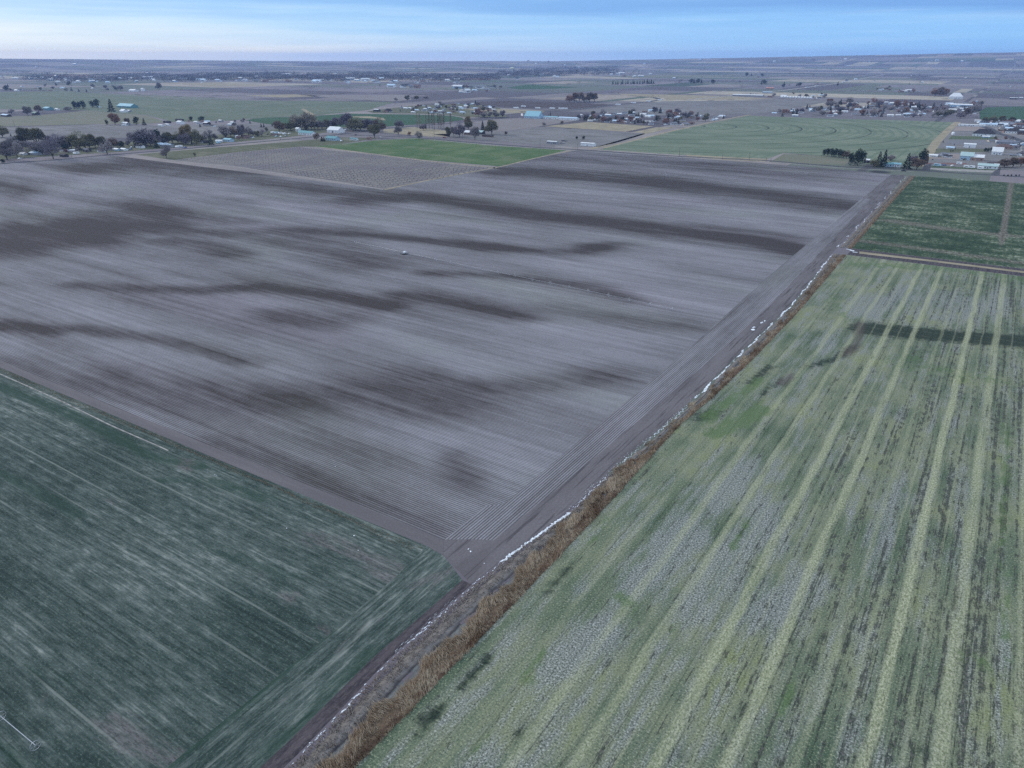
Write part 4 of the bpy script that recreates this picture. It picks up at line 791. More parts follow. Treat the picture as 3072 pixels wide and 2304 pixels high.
exec_trees = [
 # roadside row, left
 ('full','olive',8,412,30,'olive green tree cut off by the left edge of the picture',None,1.2), ('full','olive',80,436,46,'large olive green tree, left half of the big pair above the blue roofed house',None,1.25), ('full','olive',112,436,44,'large olive green tree, right half of the big pair above the blue roofed house',None,1.2),
 ('bare','purple',148,434,26,'small violet bare tree just right of the big olive pair',None,1.1), ('bare','purple',180,447,40,'tall violet grey bare tree behind the wide dark house',None,1.15), ('bare','grey',203,447,36,'slim grey bare tree left of the camper trailer',None,.9), ('full','olive',241,448,46,'largest olive grey tree behind the camper trailer',None,1.25), ('full','olive',270,446,38,'olive grey tree right behind the grey shed',None,1.1),
 ('bare','purple',160,476,56,'big bare violet tree standing in front at the roadside bend',None,.9), ('bare','grey',126,464,32,'grey bare tree right of the blue roofed house',None,1.1), ('full','grey',22,480,50,'broad grey bare tree at the lower left end of the row',None,1.25), ('bare','grey',52,470,40,'grey bare tree above the white boat',None,1.1), ('bare','purple',90,450,24,'small violet tree behind the blue roofed house',None,1.2), ('full','grey',40,440,26,'grey bare tree under the left olive pair',None,1.5), ('full','grey',66,452,26,'grey bare tree behind the brown shed',None,1.3),
 ('conifer','green',33,409,9,'tiny dark conifer near the left edge field',None,1), ('round','green',198,452,18,'low dark evergreen behind the wide dark house',None,1.2), ('round','green',10,490,11,'dark low bush at the left bottom corner of the road',None,1.6), ('bare','brown',234,452,14,'small brown tree between camper and grey shed',None,1),
 ('bare','grey',322,462,36,'round grey bare tree with a visible trunk at the field edge',None,1.15), ('full','olive',306,444,30,'olive twiggy tree behind the round grey bare tree',None,1.2), ('full','brown',340,442,26,'brown twiggy tree left of the dark bush',None,1.1), ('round','green',366,444,18,'dark evergreen bush left of the long low house',None,1.3), ('bare','grey',402,434,34,'spreading bare tree left of the tallest violet one',None,1.1), ('conifer','green',411,436,22,'small conifer under the spreading bare tree',None,1.1), ('bare','purple',438,439,48,'tallest violet bare tree behind the long low house',None,1.05), ('conifer','green',470,444,26,'dark conifer left of the long grey roof',None,1.1), ('round','green',477,430,36,'tall dark green tree behind the long grey roof',None,.75), ('bare','purple',486,433,20,'low violet tree beside the tall dark green tree',None,1.3), ('full','olive',505,432,30,'olive bare tree behind the middle of the long grey roof',None,1.15), ('full','olive',535,430,30,'green grey tree behind the motorhome',None,.9), ('full','gold',563,428,46,'tree with an orange brown top behind the motorhome',None,1.0), ('bare','purple',556,434,30,'hazy violet tree below the orange topped tree',None,1.3), ('round','olive',590,436,40,'dark green tree right of the orange topped tree',None,.9),
 ('bare','grey',500,475,38,'lone bare bush tree in the grass beside the ploughed field',None,.95), ('round','olive',585,469,9,'small olive shrub in the rough grass',None,1.2),
 ('round','green',321,375,14,'small dark tree at the left end of the middle farmstead',None,.7), ('full','rust',346,375,30,'rust brown round tree left of the white roofed farmhouse',None,1.2), ('full','brown',382,373,16,'small brown tree behind the white roofed farmhouse',None,1.1), ('round','green',409,375,21,'dark round tree right of the white roofed farmhouse',None,1.1), ('conifer','green',433,375,19,'dark pointed tree at the right end of the middle farmstead',None,1.1), ('round','green',573,363,12,'dark round lone tree above the white barn',None,1.2), ('round','green',606,364,13,'dark wide tree right of the dark round lone one',None,1.7),
 ('bare','grey',626,420,28,'grey bare tree behind the dark roofed house',None,1.0), ('conifer','green',634,435,30,'dark conifer right of the dark roofed house',None,1.0), ('bare','grey',676,412,32,'fan shaped bare tree behind the cyan roofed house',None,1.05), ('bare','brown',706,412,30,'brown bare tree right of the cyan roofed house',None,1.1), ('full','purple',727,416,36,'tall narrow dark bare tree beside the pale house',None,.7), ('bare','grey',746,408,24,'pale thin bare tree left of the parked vehicles',None,1), ('full','olive',773,412,17,'small dark tree left of the parked vehicles',None,1), ('bare','grey',786,409,20,'small grey tree next to the parked vehicles',None,1.1), ('round','olive',800,396,12,'round green tree above the parked vehicles',None,1.3), ('conifer','green',784,382,11,'left one of two dark conifers at the tip of the green arc',None,1.1), ('conifer','green',792,382,11,'right one of two dark conifers at the tip of the green arc',None,1.1), ('conifer','green',817,379,9,'lone small conifer near the two at the green arc',None,1.1),
 ('full','brown',838,396,28,'broad brown bare tree above the parked motorhomes',None,1.35), ('bare','pale',888,386,36,'pale fanned tree at the left of the poplar thicket',None,1.0), ('bare','pale',918,389,46,'tallest pale twiggy tree above the long white building',None,1.1), ('full','grey',934,390,34,'grey tree behind the right end of the long white building',None,1.1), ('full','purple',953,387,22,'violet bush tree between long building and barn',None,1.2), ('full','olive',980,386,26,'green grey tree left of the white barn',None,1.0), ('full','purple',1010,385,28,'violet tree behind the white barn',None,1.15), ('full','purple',1042,387,40,'tall violet tree right of the white barn',None,1.0), ('full','olive',1067,393,37,'large olive grey tree right of the white barn',None,1.2), ('full','purple',1103,392,30,'violet grey tree between the large olive and the front one',None,1.2), ('full','olive',1124,414,36,'olive grey tree standing in front near the road fork',None,1.2), ('full','brown',1138,397,38,'brown topped tree behind the front olive one',None,.9), ('conifer','green',869,384,15,'dark conifer at the left of the pale fanned tree',None,1.1), ('bare','brown',950,421,20,'thin brown tree left of the teal roofed building',None,1.0), ('conifer','green',966,424,13,'dark shrub left of the teal roofed building',None,1.6), ('conifer','green',972,424,12,'dark shrub touching the teal roofed building',None,1.4),
 ('full','grey',1195,405,23,'dark bare tree at the left of the straw meadow',None,1.0), ('full','purple',1197,384,22,'blue grey bare tree against the dark green arc',None,1.2), ('round','rust',1228,407,10,'red brown bush in the straw meadow',None,1.6), ('bare','grey',1257,417,20,'bare grey shrub tree at the meadow edge',None,1.2), ('full','purple',1270,391,18,'small violet tree under the poplars',None,1.1), ('full','olive',1345,411,26,'small olive tree with a dark trunk',None,.8), ('full','grey',1361,408,24,'grey bare tree left of the tall violet one near the white house',None,.9), ('full','purple',1378,412,37,'tall violet tree left of the white roofed house',None,.9), ('full','olive',1405,388,20,'olive tree behind the white roofed house',None,1.5), ('full','gold',1404,383,30,'orange topped tree above the white roofed house',None,.7), ('conifer','green',1448,391,26,'dark conifer right of the white roofed house',None,1), ('full','olive',1475,404,38,'wide dark olive tree right of the white roofed houses',None,1.15), ('full','grey',1425,420,34,'dark bare tree in front between the two white roofs',None,.85),
 ('full','pink',1435,350,24,'reddish tree at the right end of the hamlet',None,.9), ('bare','grey',1452,352,14,'first grey tree in the row right of the hamlet',None,1.1), ('bare','purple',1470,352,16,'second grey tree in the row right of the hamlet',None,1.1), ('full','grey',1488,353,17,'third and darkest tree in the row right of the hamlet',None,1.1), ('full','purple',1508,352,18,'last tree in the row right of the hamlet',None,1.1),
 ('conifer','green',1651,351,15,'thin dark conifer behind the blue store',None,.6), ('conifer','green',1645,353,9,'short conifer behind the blue store',None,1), ('bare','grey',1632,377,9,'small bush at the tip of the straw field',None,1.4), ('round','brown',1686,372,8,'small brown bush above the straw field',None,1.6), ('round','green',1730,418,8,'dark shrub, left of two in the grey fallow block',None,1.3), ('round','green',1751,419,10,'dark shrub, right of two in the grey fallow block',None,1.1), ('full','brown',1518,406,10,'brown bush near the dirt heaps',None,1),
 # right
 ('round','green',2472,467,17,'first and lowest evergreen of the dark grove',None,.9), ('round','green',2483,469,21,'second evergreen from the left in the dark grove',None,.85), ('round','green',2494,471,23,'third evergreen from the left in the dark grove',None,.8), ('round','green',2505,472,23,'fourth evergreen from the left in the dark grove',None,.8), ('round','green',2517,473,22,'fifth evergreen from the left in the dark grove',None,.85), ('round','green',2527,474,20,'sixth evergreen from the left in the dark grove',None,.9), ('full','brown',2539,476,22,'brown bare tree at the right end of the dark grove',None,1.0),
 ('round','green',2551,496,32,'left part of the big dark tree by the small shed',None,.85), ('round','green',2572,497,43,'tallest part of the big dark tree by the small shed',None,.8), ('round','green',2586,492,34,'right part of the big dark tree by the small shed',None,.75), ('conifer','green',2634,501,42,'dark conifer left of the blue roofed bungalow',None,1.0), ('conifer','green',2650,499,46,'tallest dark conifer left of the blue roofed bungalow',None,.9), ('full','olive',2622,502,22,'green tree at the foot of the dark conifers',None,1.1), ('bare','grey',2671,482,16,'small grey bare tree behind the blue roofed bungalow',None,1.2), ('conifer','green',2719,507,43,'pointed dark spruce right of the blue roofed bungalow',None,1.05), ('full','purple',2738,492,26,'grey violet tree right of the pointed spruce',None,1.0), ('round','green',2764,500,46,'dark evergreen at the corner of the pivot circle',None,.7), ('full','brown',2750,508,28,'broad brown bush at the road corner',None,1.5), ('full','brown',2772,500,34,'thin brown tree beside the corner evergreen',None,.5),
 ('conifer','green',2852,455,9,'left of two tiny conifers on the brown lot',None,.7), ('conifer','green',2858,455,9,'right of two tiny conifers on the brown lot',None,.7), ('round','green',2954,456,11,'leftmost dark shrub beside the white gabled house',None,1), ('round','green',2963,457,12,'middle dark shrub beside the white gabled house',None,1), ('round','green',2972,456,12,'rightmost dark shrub beside the white gabled house',None,1), ('full','brown',3012,502,24,'left part of the brown thicket at the right edge',None,1.5), ('full','brown',3038,502,26,'middle part of the brown thicket at the right edge',None,1.4), ('full','rust',3062,500,24,'right part of the brown thicket at the right edge',None,1.3),
 ('full','purple',2880,355,18,'grey violet tree at the top corner of the pivot circle',None,1.2), ('full','brown',2896,352,24,'brown tree at the top corner of the pivot circle',None,1.1), ('full','grey',2912,348,26,'grey tree left of the dark green field',None,1.1), ('full','grey',2926,340,26,'tall grey tree at the corner of the dark green field',None,1.0), ('full','grey',2936,328,22,'grey tree at the far corner of the dark green field',None,1.0),
 ('full','olive',2954,368,14,'first grey green tree in the row below the dark green field',None,1.3), ('full','olive',2980,368,18,'second grey green tree in the row below the dark green field',None,1.3), ('full','olive',3005,367,17,'third grey green tree in the row below the dark green field',None,1.3), ('full','olive',3035,367,14,'fourth grey green tree in the row below the dark green field',None,1.3), ('full','rust',2805,289,22,'rust coloured round tree left of the white hall',None,1.2), ('full','brown',2822,290,24,'dark brown round tree left of the white hall',None,1.1), ('full','rust',2838,287,18,'smaller rust tree touching the white hall',None,.9),
 # left distance
 ('round','green',225,327,20,'left tree of the dark triple clump',None,1), ('round','green',238,327,18,'middle tree of the dark triple clump',None,1), ('round','green',252,327,21,'right tree of the dark triple clump',None,1), ('round','green',278,323,18,'left tree of the second dark clump',None,1), ('round','green',293,323,22,'right tree of the second dark clump',None,1), ('conifer','green',335,335,34,'tall lone spruce left of the long cyan roof',None,1.05), ('full','grey',35,342,14,'grey tree behind the long blue shed',None,1.2), ('full','grey',84,347,24,'grey tree left of the green barn',None,1.2), ('full','brown',117,339,20,'reddish tree right of the green barn',None,1.1), ('full','grey',204,332,11,'low grey tree left of the dark triple clump',None,2),
 ('full','grey',478,270,19,'round grey tree beside the far white farm',None,1.1), ('full','grey',362,272,13,'grey tree left of the far white farm',None,1.4), ('round','green',22,271,13,'dark tree near the left edge in the far plain',None,1.3), ('round','green',348,271,10,'dark low tree left of the far white farm',None,1.4), ('round','green',350,241,8,'lone dark tree in the far plain',None,1.2),
 ('full','grey',1188,303,9,'lone grey bush left of the reedy bank',None,1.2), ('full','olive',1222,302,14,'olive bush at the reedy bank',None,1.3), ('full','olive',1250,300,11,'paler bush right of the reedy bank',None,1.5), ('full','grey',1278,297,8,'last bush of the reedy bank',None,2)]
for i, hx in enumerate([1252, 1260, 1279, 1288, 1297, 1303, 1315, 1321, 1326, 1332, 1352]):
    exec_trees.append(('poplar', 'brown' if 1285 < hx else 'pale', hx, 385 + (i % 3) * 2, 38 + (i * 7) % 6, 'tall thin bare poplar in the row above the straw meadow', 'row of bare poplars', 1.1))
for k, (hx, hh) in enumerate([(1708, 20), (1722, 24), (1738, 25), (1752, 22), (1768, 24), (1783, 22)]):
    exec_trees.append(('full', 'rust' if k < 2 else 'brown', hx, 307 - k * .3, hh, ('first', 'second', 'third', 'fourth', 'fifth', 'sixth')[k] + ' tree from the left in the orange brown grove', None, 1.0))
for k, hx in enumerate([3011, 3023, 3034, 3047, 3057]):
    exec_trees.append(('round', 'green', hx, 529, 5, 'small dark bush in the planted row by the road', 'bushes planted by the road', 1.2))
for hx, hy, hh, cc in [(12, 462, 20, 'purple'), (30, 458, 22, 'grey'), (58, 456, 22, 'purple'), (100, 447, 20, 'grey'), (118, 450, 22, 'purple'), (136, 446, 22, 'grey'), (165, 449, 24, 'purple'), (192, 446, 20, 'olive'), (215, 447, 26, 'grey'), (228, 446, 28, 'olive'), (256, 445, 28, 'grey'), (286, 443, 24, 'olive'), (296, 441, 20, 'grey'), (352, 441, 16, 'grey'), (385, 438, 14, 'purple'), (422, 437, 22, 'grey'), (452, 437, 26, 'purple'), (494, 432, 24, 'purple'), (518, 430, 22, 'grey'), (546, 430, 24, 'purple'), (576, 430, 28, 'olive'), (600, 428, 20, 'olive'), (608, 424, 20, 'grey'), (645, 420, 16, 'grey'), (692, 410, 18, 'grey'), (716, 411, 20, 'purple'), (760, 408, 14, 'grey'), (852, 392, 20, 'olive'), (872, 391, 22, 'olive'), (902, 390, 30, 'olive'), (944, 389, 22, 'purple'), (966, 387, 22, 'grey'), (996, 386, 22, 'purple'), (1022, 385, 26, 'grey'), (1055, 390, 28, 'purple'), (1082, 391, 28, 'grey'), (1116, 392, 26, 'purple')]:
    exec_trees.append(('full', cc, hx, hy, hh, 'smaller bare bush filling a gap in the long roadside tree row', 'gap bushes of the roadside row', 1.3))
for a in exec_trees:
    tree(a[0], a[1], a[2], a[3], a[4], a[5], a[6], a[7])

# ------------------------------------------------------------------ houses, sheds, vehicles, poles
ROOF = dict(white=flat('white metal roof', (.66, .67, .67), .5), cyan=flat('cyan metal roof', (.24, .44, .50), .5), blue=flat('pale blue roof', (.45, .58, .70), .6), dark=flat('dark shingles', (.035, .034, .042), .9, .3), grey=flat('grey shingles', (.16, .17, .20), .9, .25), brown=flat('brown shingles', (.13, .085, .075), .9, .25), teal=flat('teal metal roof', (.10, .26, .28), .5), green=flat('green roof', (.05, .16, .13), .6), red=flat('salmon roof', (.60, .25, .20), .6), ltteal=flat('pale teal roof', (.38, .50, .49), .5))
WALL = dict(white=flat('white siding', (.68, .70, .72), .7), cream=flat('cream siding', (.50, .45, .36), .8), grey=flat('grey siding', (.28, .29, .32), .8), brown=flat('brown boards', (.14, .09, .07), .9, .25), dark=flat('dark wall boards', (.05, .045, .05), .9), blue=flat('blue siding', (.35, .48, .60), .8), tan=flat('tan brick', (.33, .23, .19), .9, .2), teal=flat('teal siding', (.12, .26, .30), .8))  # the dark walls are boards of an almost black base colour
M_glass = flat('window glass', (.03, .035, .045), .15, .2, .6); M_door = flat('door paint', (.18, .17, .19), .7); M_tyre = flat('tyre rubber', (.02, .02, .02), .9); M_trim = flat('chimney brick', (.25, .17, .15), .9)
def boxv(V, Fc, x0, x1, y0, y1, z0, z1):
    i = len(V); V += [(x0, y0, z0), (x1, y0, z0), (x1, y1, z0), (x0, y1, z0), (x0, y0, z1), (x1, y0, z1), (x1, y1, z1), (x0, y1, z1)]
    Fc += [tuple(i + k for k in f) for f in ((0, 3, 2, 1), (4, 5, 6, 7), (0, 1, 5, 4), (1, 2, 6, 5), (2, 3, 7, 6), (3, 0, 4, 7))]
def boxobj(name, mat, parent, *b):
    V, Fc = [], []; boxv(V, Fc, *b); return mesh_obj(name, V, Fc, mat, parent)
def house(x, y, wpx, roof, wall, label, ratio=.55, hm=2.7, pitch=.35, hip=False, ax=0, name='house', cat='house', big_door=False, group=None, chimney=True, nwin=None):
    X, Y = G(x, y); w_ = wpx * mpp(x, y); 
    rz = ax if ax else 0
    w_ = min(w_, 105); d_ = max(5, min(w_ * ratio, 22)); hw, hd = w_ / 2, d_ / 2
    root = empty(name, (X, Y + hd * .5, .05), rz, label, cat, group)
    V, Fc = [], []; rh = pitch * hd
    V = [(-hw, -hd, 0), (hw, -hd, 0), (hw, hd, 0), (-hw, hd, 0), (-hw, -hd, hm), (hw, -hd, hm), (hw, hd, hm), (-hw, hd, hm), (-hw, 0, hm + (0 if hip else rh)), (hw, 0, hm + (0 if hip else rh))]
    Fc = [(0, 1, 5, 4), (2, 3, 7, 6), (1, 2, 6, 9, 5), (3, 0, 4, 8, 7), (0, 3, 2, 1)]
    mesh_obj('wall', V, Fc, WALL[wall], root)
    o = .45; q = .06; k = hd * .9 if hip else 0; drop = pitch * o
    top = hm + rh + q; ev = hm - drop + q
    V = [(-hw - o, -hd - o, ev), (hw + o, -hd - o, ev), (hw + o - k, 0, top), (-hw - o + k, 0, top), (hw + o, hd + o, ev), (-hw - o, hd + o, ev)]
    V += [(a, b, c + .18) for a, b, c in V]
    Fc = [(6, 7, 8, 9), (9, 8, 10, 11), (1, 0, 3, 2), (2, 3, 5, 4), (0, 1, 7, 6), (4, 5, 11, 10), (1, 2, 8, 7), (2, 4, 10, 8), (5, 3, 9, 11), (3, 0, 6, 9)]
    if hip: Fc += [(7, 10, 8), (6, 9, 11)]
    rf = mesh_obj('roof', V, Fc, ROOF[roof], root)
    if chimney and not big_door: boxobj('chimney', M_trim, rf, hw * .3, hw * .3 + .8, .3, 1.1, hm + rh * .4, hm + rh + .9)
    if big_door:
        boxobj('door', M_door, root, -1.9, 1.9, -hd - .05, -hd + .02, .02, min(3.2, hm - .3))
    else: boxobj('door', M_door, root, -.5, .5, -hd - .05, -hd + .02, .02, 2.1)
    n = nwin if nwin is not None else max(2, min(6, int(w_ / 4)))
    for i in range(n):
        cx = -hw + w_ * (i + .5) / n
        if abs(cx) < 1.4 + (1 if big_door else 0): continue
        wn = boxobj('window', M_glass, root, cx - .7, cx + .7, -hd - .04, -hd + .02, 1.0, 2.1)
    return root
Q = R(0)
def car(x, y, L_, label, paint, kind='car', rz=0.0, name=None, group=None):
    X, Y = G(x, y); root = empty(name or dict(car='parked_car', rv='camper_trailer', truck='parked_truck', semi='box_trailer')[kind], (X, Y, .1), rz, label, dict(car='car', rv='camper', truck='truck', semi='trailer')[kind], group)
    w_ = 1.9 if kind in ('car', 'truck') else 2.5
    if kind in ('car', 'truck'):
        pr = [(-.5, .35), (.5, .35), (.5, .9), (.24, 1.0), (.10, 1.55), (-.28 if kind == 'car' else -.06, 1.55), (-.42 if kind == 'car' else -.12, 1.0), (-.5, .95)]
    elif kind == 'rv': pr = [(-.5, .5), (.42, .5), (.5, 1.3), (.42, 2.9), (-.46, 2.9), (-.5, 2.6)]
    else: pr = [(-.5, 1.0), (.5, 1.0), (.5, 3.7), (-.5, 3.7)]
    n = len(pr); V = [(a * L_, -w_ / 2, b) for a, b in pr] + [(a * L_, w_ / 2, b) for a, b in pr]
    Fc = [tuple(range(n)), tuple(reversed(range(n, 2 * n)))] + [(i, i + n, (i + 1) % n + n, (i + 1) % n) for i in range(n)]
    o = mesh_obj('body', V, [tuple(reversed(f)) for f in Fc], paint, root)
    bm = bmesh.new(); bm.from_mesh(o.data); bmesh.ops.recalc_face_normals(bm, faces=bm.faces[:]); bm.to_mesh(o.data); bm.free()
    if kind != 'semi':
        for s in (-1, 1):
            a0, a1, z0, z1 = (-.30, .14, 1.05, 1.42) if kind in ('car', 'truck') else (-.3, .1, 1.5, 2.1)
            boxobj('window', M_glass, root, a0 * L_, a1 * L_, s * w_ / 2 - .02, s * w_ / 2 + .02, z0, z1)
    for ux in (-.32, .32):
        for s in (-1, 1):
            V, Fc = [], []; a = Vector((ux * L_, s * (w_ / 2 - .12), .33)); b = Vector((ux * L_, s * (w_ / 2 + .02), .33)); tube(V, Fc, a, b, .35, .35, 10)
            Fc.append(tuple(range(10))); Fc.append(tuple(range(10, 20))); mesh_obj('wheel', V, Fc, M_tyre, root)
    return root
P_white = flat('white paint', (.80, .81, .82), .35, .04, .5); P_blue = flat('blue paint', (.05, .12, .30), .3, .1, .5); P_dark = flat('dark paint', (.03, .03, .035), .3, .1, .5); P_cyan = flat('pale blue paint', (.40, .60, .70), .35, .05, .5); P_grey = flat('grey paint', (.25, .26, .28), .35, .1, .5); P_red = flat('red paint', (.22, .03, .03), .35, .1, .5)
WX = -R(80)
# roadside row
house(102, 465, 30, 'blue', 'grey', 'pale blue roofed house below the big olive pair', .8, 2.8, .5, True)
house(76, 464, 24, 'brown', 'brown', 'low brown shed left of the pale blue roofed house', .4, 2.4, .25, name='shed', cat='shed')
house(190, 471, 27, 'dark', 'dark', 'wide dark roofed house behind the big violet tree', .5, 2.6, .4)
house(259, 455, 25, 'grey', 'dark', 'grey roofed open shed right of the camper', .5, 3, .25, name='shed', cat='shed', big_door=True)
house(418, 444, 34, 'dark', 'white', 'long low white house with a dark roof', .35, 2.9, .5)
house(498, 441, 46, 'blue', 'grey', 'long low building with a pale grey blue roof', .4, 2.8, .35, name='workshop', cat='building', big_door=True)
house(612, 429, 22, 'dark', 'dark', 'dark roofed house left of the dark conifer', .6, 2.6, .4)
house(683, 425, 32, 'cyan', 'blue', 'house with a bright cyan roof and blue walls', .5, 3.2, .35)
house(711, 414, 10, 'white', 'white', 'tiny white house between bare brown trees', .8, 2.8, .5)
house(735, 411, 30, 'brown', 'tan', 'low reddish building behind the thin bare trees', .3, 2.4, .2, name='shed', cat='shed')
house(918, 405, 58, 'teal', 'white', 'long white walled building with a teal roof front', .3, 3.4, .6, name='store_building', cat='building')
house(893, 395, 12, 'white', 'white', 'small white gabled annex behind the long white building', .9, 5, .5, name='annex_building', cat='building')
house(1003, 398, 46, 'white', 'white', 'big white gabled barn', .6, 4.5, .6, name='barn', cat='barn', big_door=True)
house(995, 421, 42, 'teal', 'blue', 'teal roofed building with blue walls beside the hay field', .5, 3.2, .5, name='farm_building', cat='building')
house(1061, 421, 26, 'teal', 'white', 'narrow teal and white shed at the hay field edge', .4, 2.6, .3, name='shed', cat='shed')
house(1106, 420, 12, 'brown', 'tan', 'small rusty brown shed at the hay field edge', .8, 3, .4, name='shed', cat='shed')
house(1405, 404, 24, 'white', 'brown', 'white roofed brown house among the bare trees', .8, 3.6, .5)
house(1440, 402, 21, 'ltteal', 'dark', 'pale teal roofed house left of the dark conifer', .8, 3, .5)
house(1462, 411, 36, 'dark', 'brown', 'long low dark shed below the wide olive tree', .15, 2.4, .2, name='shed', cat='shed')
house(375, 375, 27, 'white', 'grey', 'white roofed farmhouse between rust and dark trees', .5, 3, .5)
house(372, 377, 22, 'white', 'white', 'low white outbuilding in front of the white roofed farmhouse', .3, 1.6, .2, name='outbuilding', cat='shed')
house(482, 379, 20, 'white', 'white', 'left white low shed in the middle farm row', .4, 2.2, .3, name='shed', cat='shed')
house(502, 377, 18, 'white', 'white', 'second white low shed in the middle farm row', .4, 2.4, .3, name='shed', cat='shed')
house(539, 373, 20, 'white', 'white', 'white barn at the right of the middle farm row', .7, 4.5, .4, name='barn', cat='barn')
house(500, 369, 28, 'dark', 'dark', 'long dark shed behind the white sheds', .3, 3, .3, name='shed', cat='shed')
house(537, 363, 30, 'dark', 'dark', 'farthest long dark shed of the middle farm row', .3, 3, .3, name='shed', cat='shed')
house(618, 374, 18, 'white', 'dark', 'white roofed shed with dark sides below the dark wide tree', .8, 3.4, .3, name='shed', cat='shed')
house(661, 366, 14, 'white', 'grey', 'small white roofed shed above the grey fallow', .6, 3, .3, name='shed', cat='shed')
house(15, 350, 36, 'blue', 'dark', 'long pale blue roofed shed at the left edge', .4, 3.4, .3, name='shed', cat='shed')
house(105, 345, 20, 'green', 'dark', 'small dark green barn', .7, 4, .5, name='barn', cat='barn')
house(141, 331, 26, 'cyan', 'teal', 'square cyan roofed shed left of the dark triple clump', .7, 5, .35, name='shed', cat='shed')
house(170, 331, 14, 'white', 'white', 'little white house right of the cyan shed', .6, 3, .4)
house(377, 323, 72, 'cyan', 'teal', 'long hall with a bright cyan roof right of the spruce', .35, 4, .5, name='riding_hall', cat='building', big_door=True)
house(368, 337, 20, 'white', 'white', 'white house below the long cyan roof', .8, 3, .6)
house(386, 336, 13, 'white', 'grey', 'small white roofed garage below the long cyan roof', .7, 3, .4, name='garage', cat='garage')
house(295, 323, 14, 'cyan', 'white', 'small cyan roofed cabin under the second dark clump', .5, 3, .4)
house(398, 275, 28, 'white', 'white', 'far white farm buildings in the plain', .5, 5, .4, name='farm_building', cat='building')
house(428, 274, 10, 'white', 'white', 'far white silo house beside the far white farm', .8, 9, .4, name='farm_building', cat='building')
house(48, 274, 14, 'white', 'white', 'far white house near the left edge', .6, 4, .5)
# village, store
house(1129, 335, 19, 'white', 'dark', 'dark shed with a white roof left of the hamlet', .6, 4.5, .2, name='shed', cat='shed')
house(1598, 355, 50, 'cyan', 'cyan' if False else 'blue', 'big store with a peaked cyan roof', .6, 4.5, .9, name='store_building', cat='building')
house(1652, 357, 46, 'cyan', 'white', 'left half of the low cyan roofed store wing', .35, 4, .2, name='store_wing', cat='building')
house(1704, 360, 62, 'blue', 'white', 'right half of the low pale store wing', .3, 4, .2, name='store_wing', cat='building')
house(1656, 432, 32, 'white', 'grey', 'grey walled shed with a white roof, left one in the gravel yard', .5, 3.4, .12, name='shed', cat='shed', nwin=6)
house(1763, 438, 44, 'white', 'white', 'long white shed, right one near the road', .35, 3.8, .15, name='shed', cat='shed', nwin=0)
house(1755, 305, 17, 'white', 'white', 'small white house under the orange brown grove', .6, 3.4, .5)
house(1725, 306, 9, 'dark', 'white', 'tiny cottage at the left foot of the brown grove', .8, 3, .5)
house(2866, 297, 36, 'white', 'white', 'large white hall standing alone in the right plain', .8, 7, .9, name='white_hall', cat='building', hip=True)
house(2882, 322, 58, 'white', 'blue', 'long white roofed hall above the pivot circle corner', .3, 6, .3, name='long_hall', cat='building')
house(3040, 298, 20, 'white', 'dark', 'white roofed farm shed at the far right', .4, 4, .2, name='shed', cat='shed')
house(3062, 297, 10, 'white', 'grey', 'tiny white roofed shed next to the far right farm shed', .7, 4, .3, name='shed', cat='shed')
house(2309, 268, 22, 'red', 'tan', 'barn with a salmon red roof beyond the highway', .4, 5, .3, name='barn', cat='barn')
house(2243, 289, 90, 'white', 'grey', 'long white roofed sheds beyond the highway', .2, 4, .15, name='long_shed', cat='shed')
house(2302, 280, 28, 'blue', 'grey', 'pale blue roofed shed beyond the highway', .4, 4, .2, name='shed', cat='shed')
for k in range(11):
    house(2345 + k * 8.6, 293.5 + k * .25, 5.5, 'white', 'white', 'little white hoop house in the row beyond the fallow', 1.6, 3, .5, name='hoop_house', cat='greenhouse', group='row of white hoop houses', chimney=False, nwin=0)
# right edge
house(2599, 489, 16, 'white', 'dark', 'little white roofed cabin right of the big dark tree', .9, 3.4, .4)
house(2664, 500, 26, 'teal', 'blue', 'left wing of the blue roofed bungalow', .6, 3, .4)
house(2686, 501, 27, 'cyan', 'white', 'bungalow with the brightest cyan roof', .6, 3.2, .4)
house(2950, 409, 58, 'dark', 'white', 'large white house with a steep dark roof by the curving street', .6, 4.2, .7, True)
house(2908, 443, 31, 'white', 'white', 'plain white shed standing on the grey lot', .5, 4.5, .3, name='shed', cat='shed', nwin=0)
house(2898, 480, 34, 'ltteal', 'blue', 'tall pale blue left half of the big new house', .8, 5, .7)
house(2930, 482, 34, 'white', 'tan', 'white roofed tan right half of the big new house', .8, 4, .5)
house(2990, 464, 28, 'white', 'white', 'white gabled house right of the dark shrubs', .9, 4, .9)
house(2962, 506, 52, 'ltteal', 'white', 'long house with a pale teal roof near the road', .4, 3.2, .5)
house(2988, 503, 12, 'white', 'tan', 'small tan garage at the right end of the pale teal roof', .9, 3, .4, name='garage', cat='garage')
house(3012, 447, 44, 'brown', 'tan', 'brown roofed house above the white gable', .6, 3, .5, True)
house(3016, 433, 48, 'grey', 'grey', 'grey hip roofed house inside the street curve', .5, 3, .5, True)
house(3037, 400, 38, 'dark', 'white', 'white house with dark roof across the curving street', .5, 3.4, .6, True)
house(3066, 404, 26, 'dark', 'brown', 'dark roofed house at the right edge', .6, 3.4, .6, True)
house(2914, 379, 68, 'white', 'white', 'very long low white building at the top of the lots', .15, 2.6, .2, name='long_building', cat='building')
house(2964, 378, 46, 'blue', 'white', 'low white houses behind the long white building', .25, 3, .4, name='row_house', cat='house')
house(2932, 366, 16, 'white', 'white', 'little white roof above the long white building', .5, 3, .3, name='shed', cat='shed')
house(3020, 374, 40, 'grey', 'white', 'grey roofed house below the grey green tree row', .4, 3, .5, True)
house(3058, 378, 30, 'brown', 'white', 'brown roofed house below the end of the tree row', .5, 3, .5, True)
X_, Y_ = G(2858, 406)
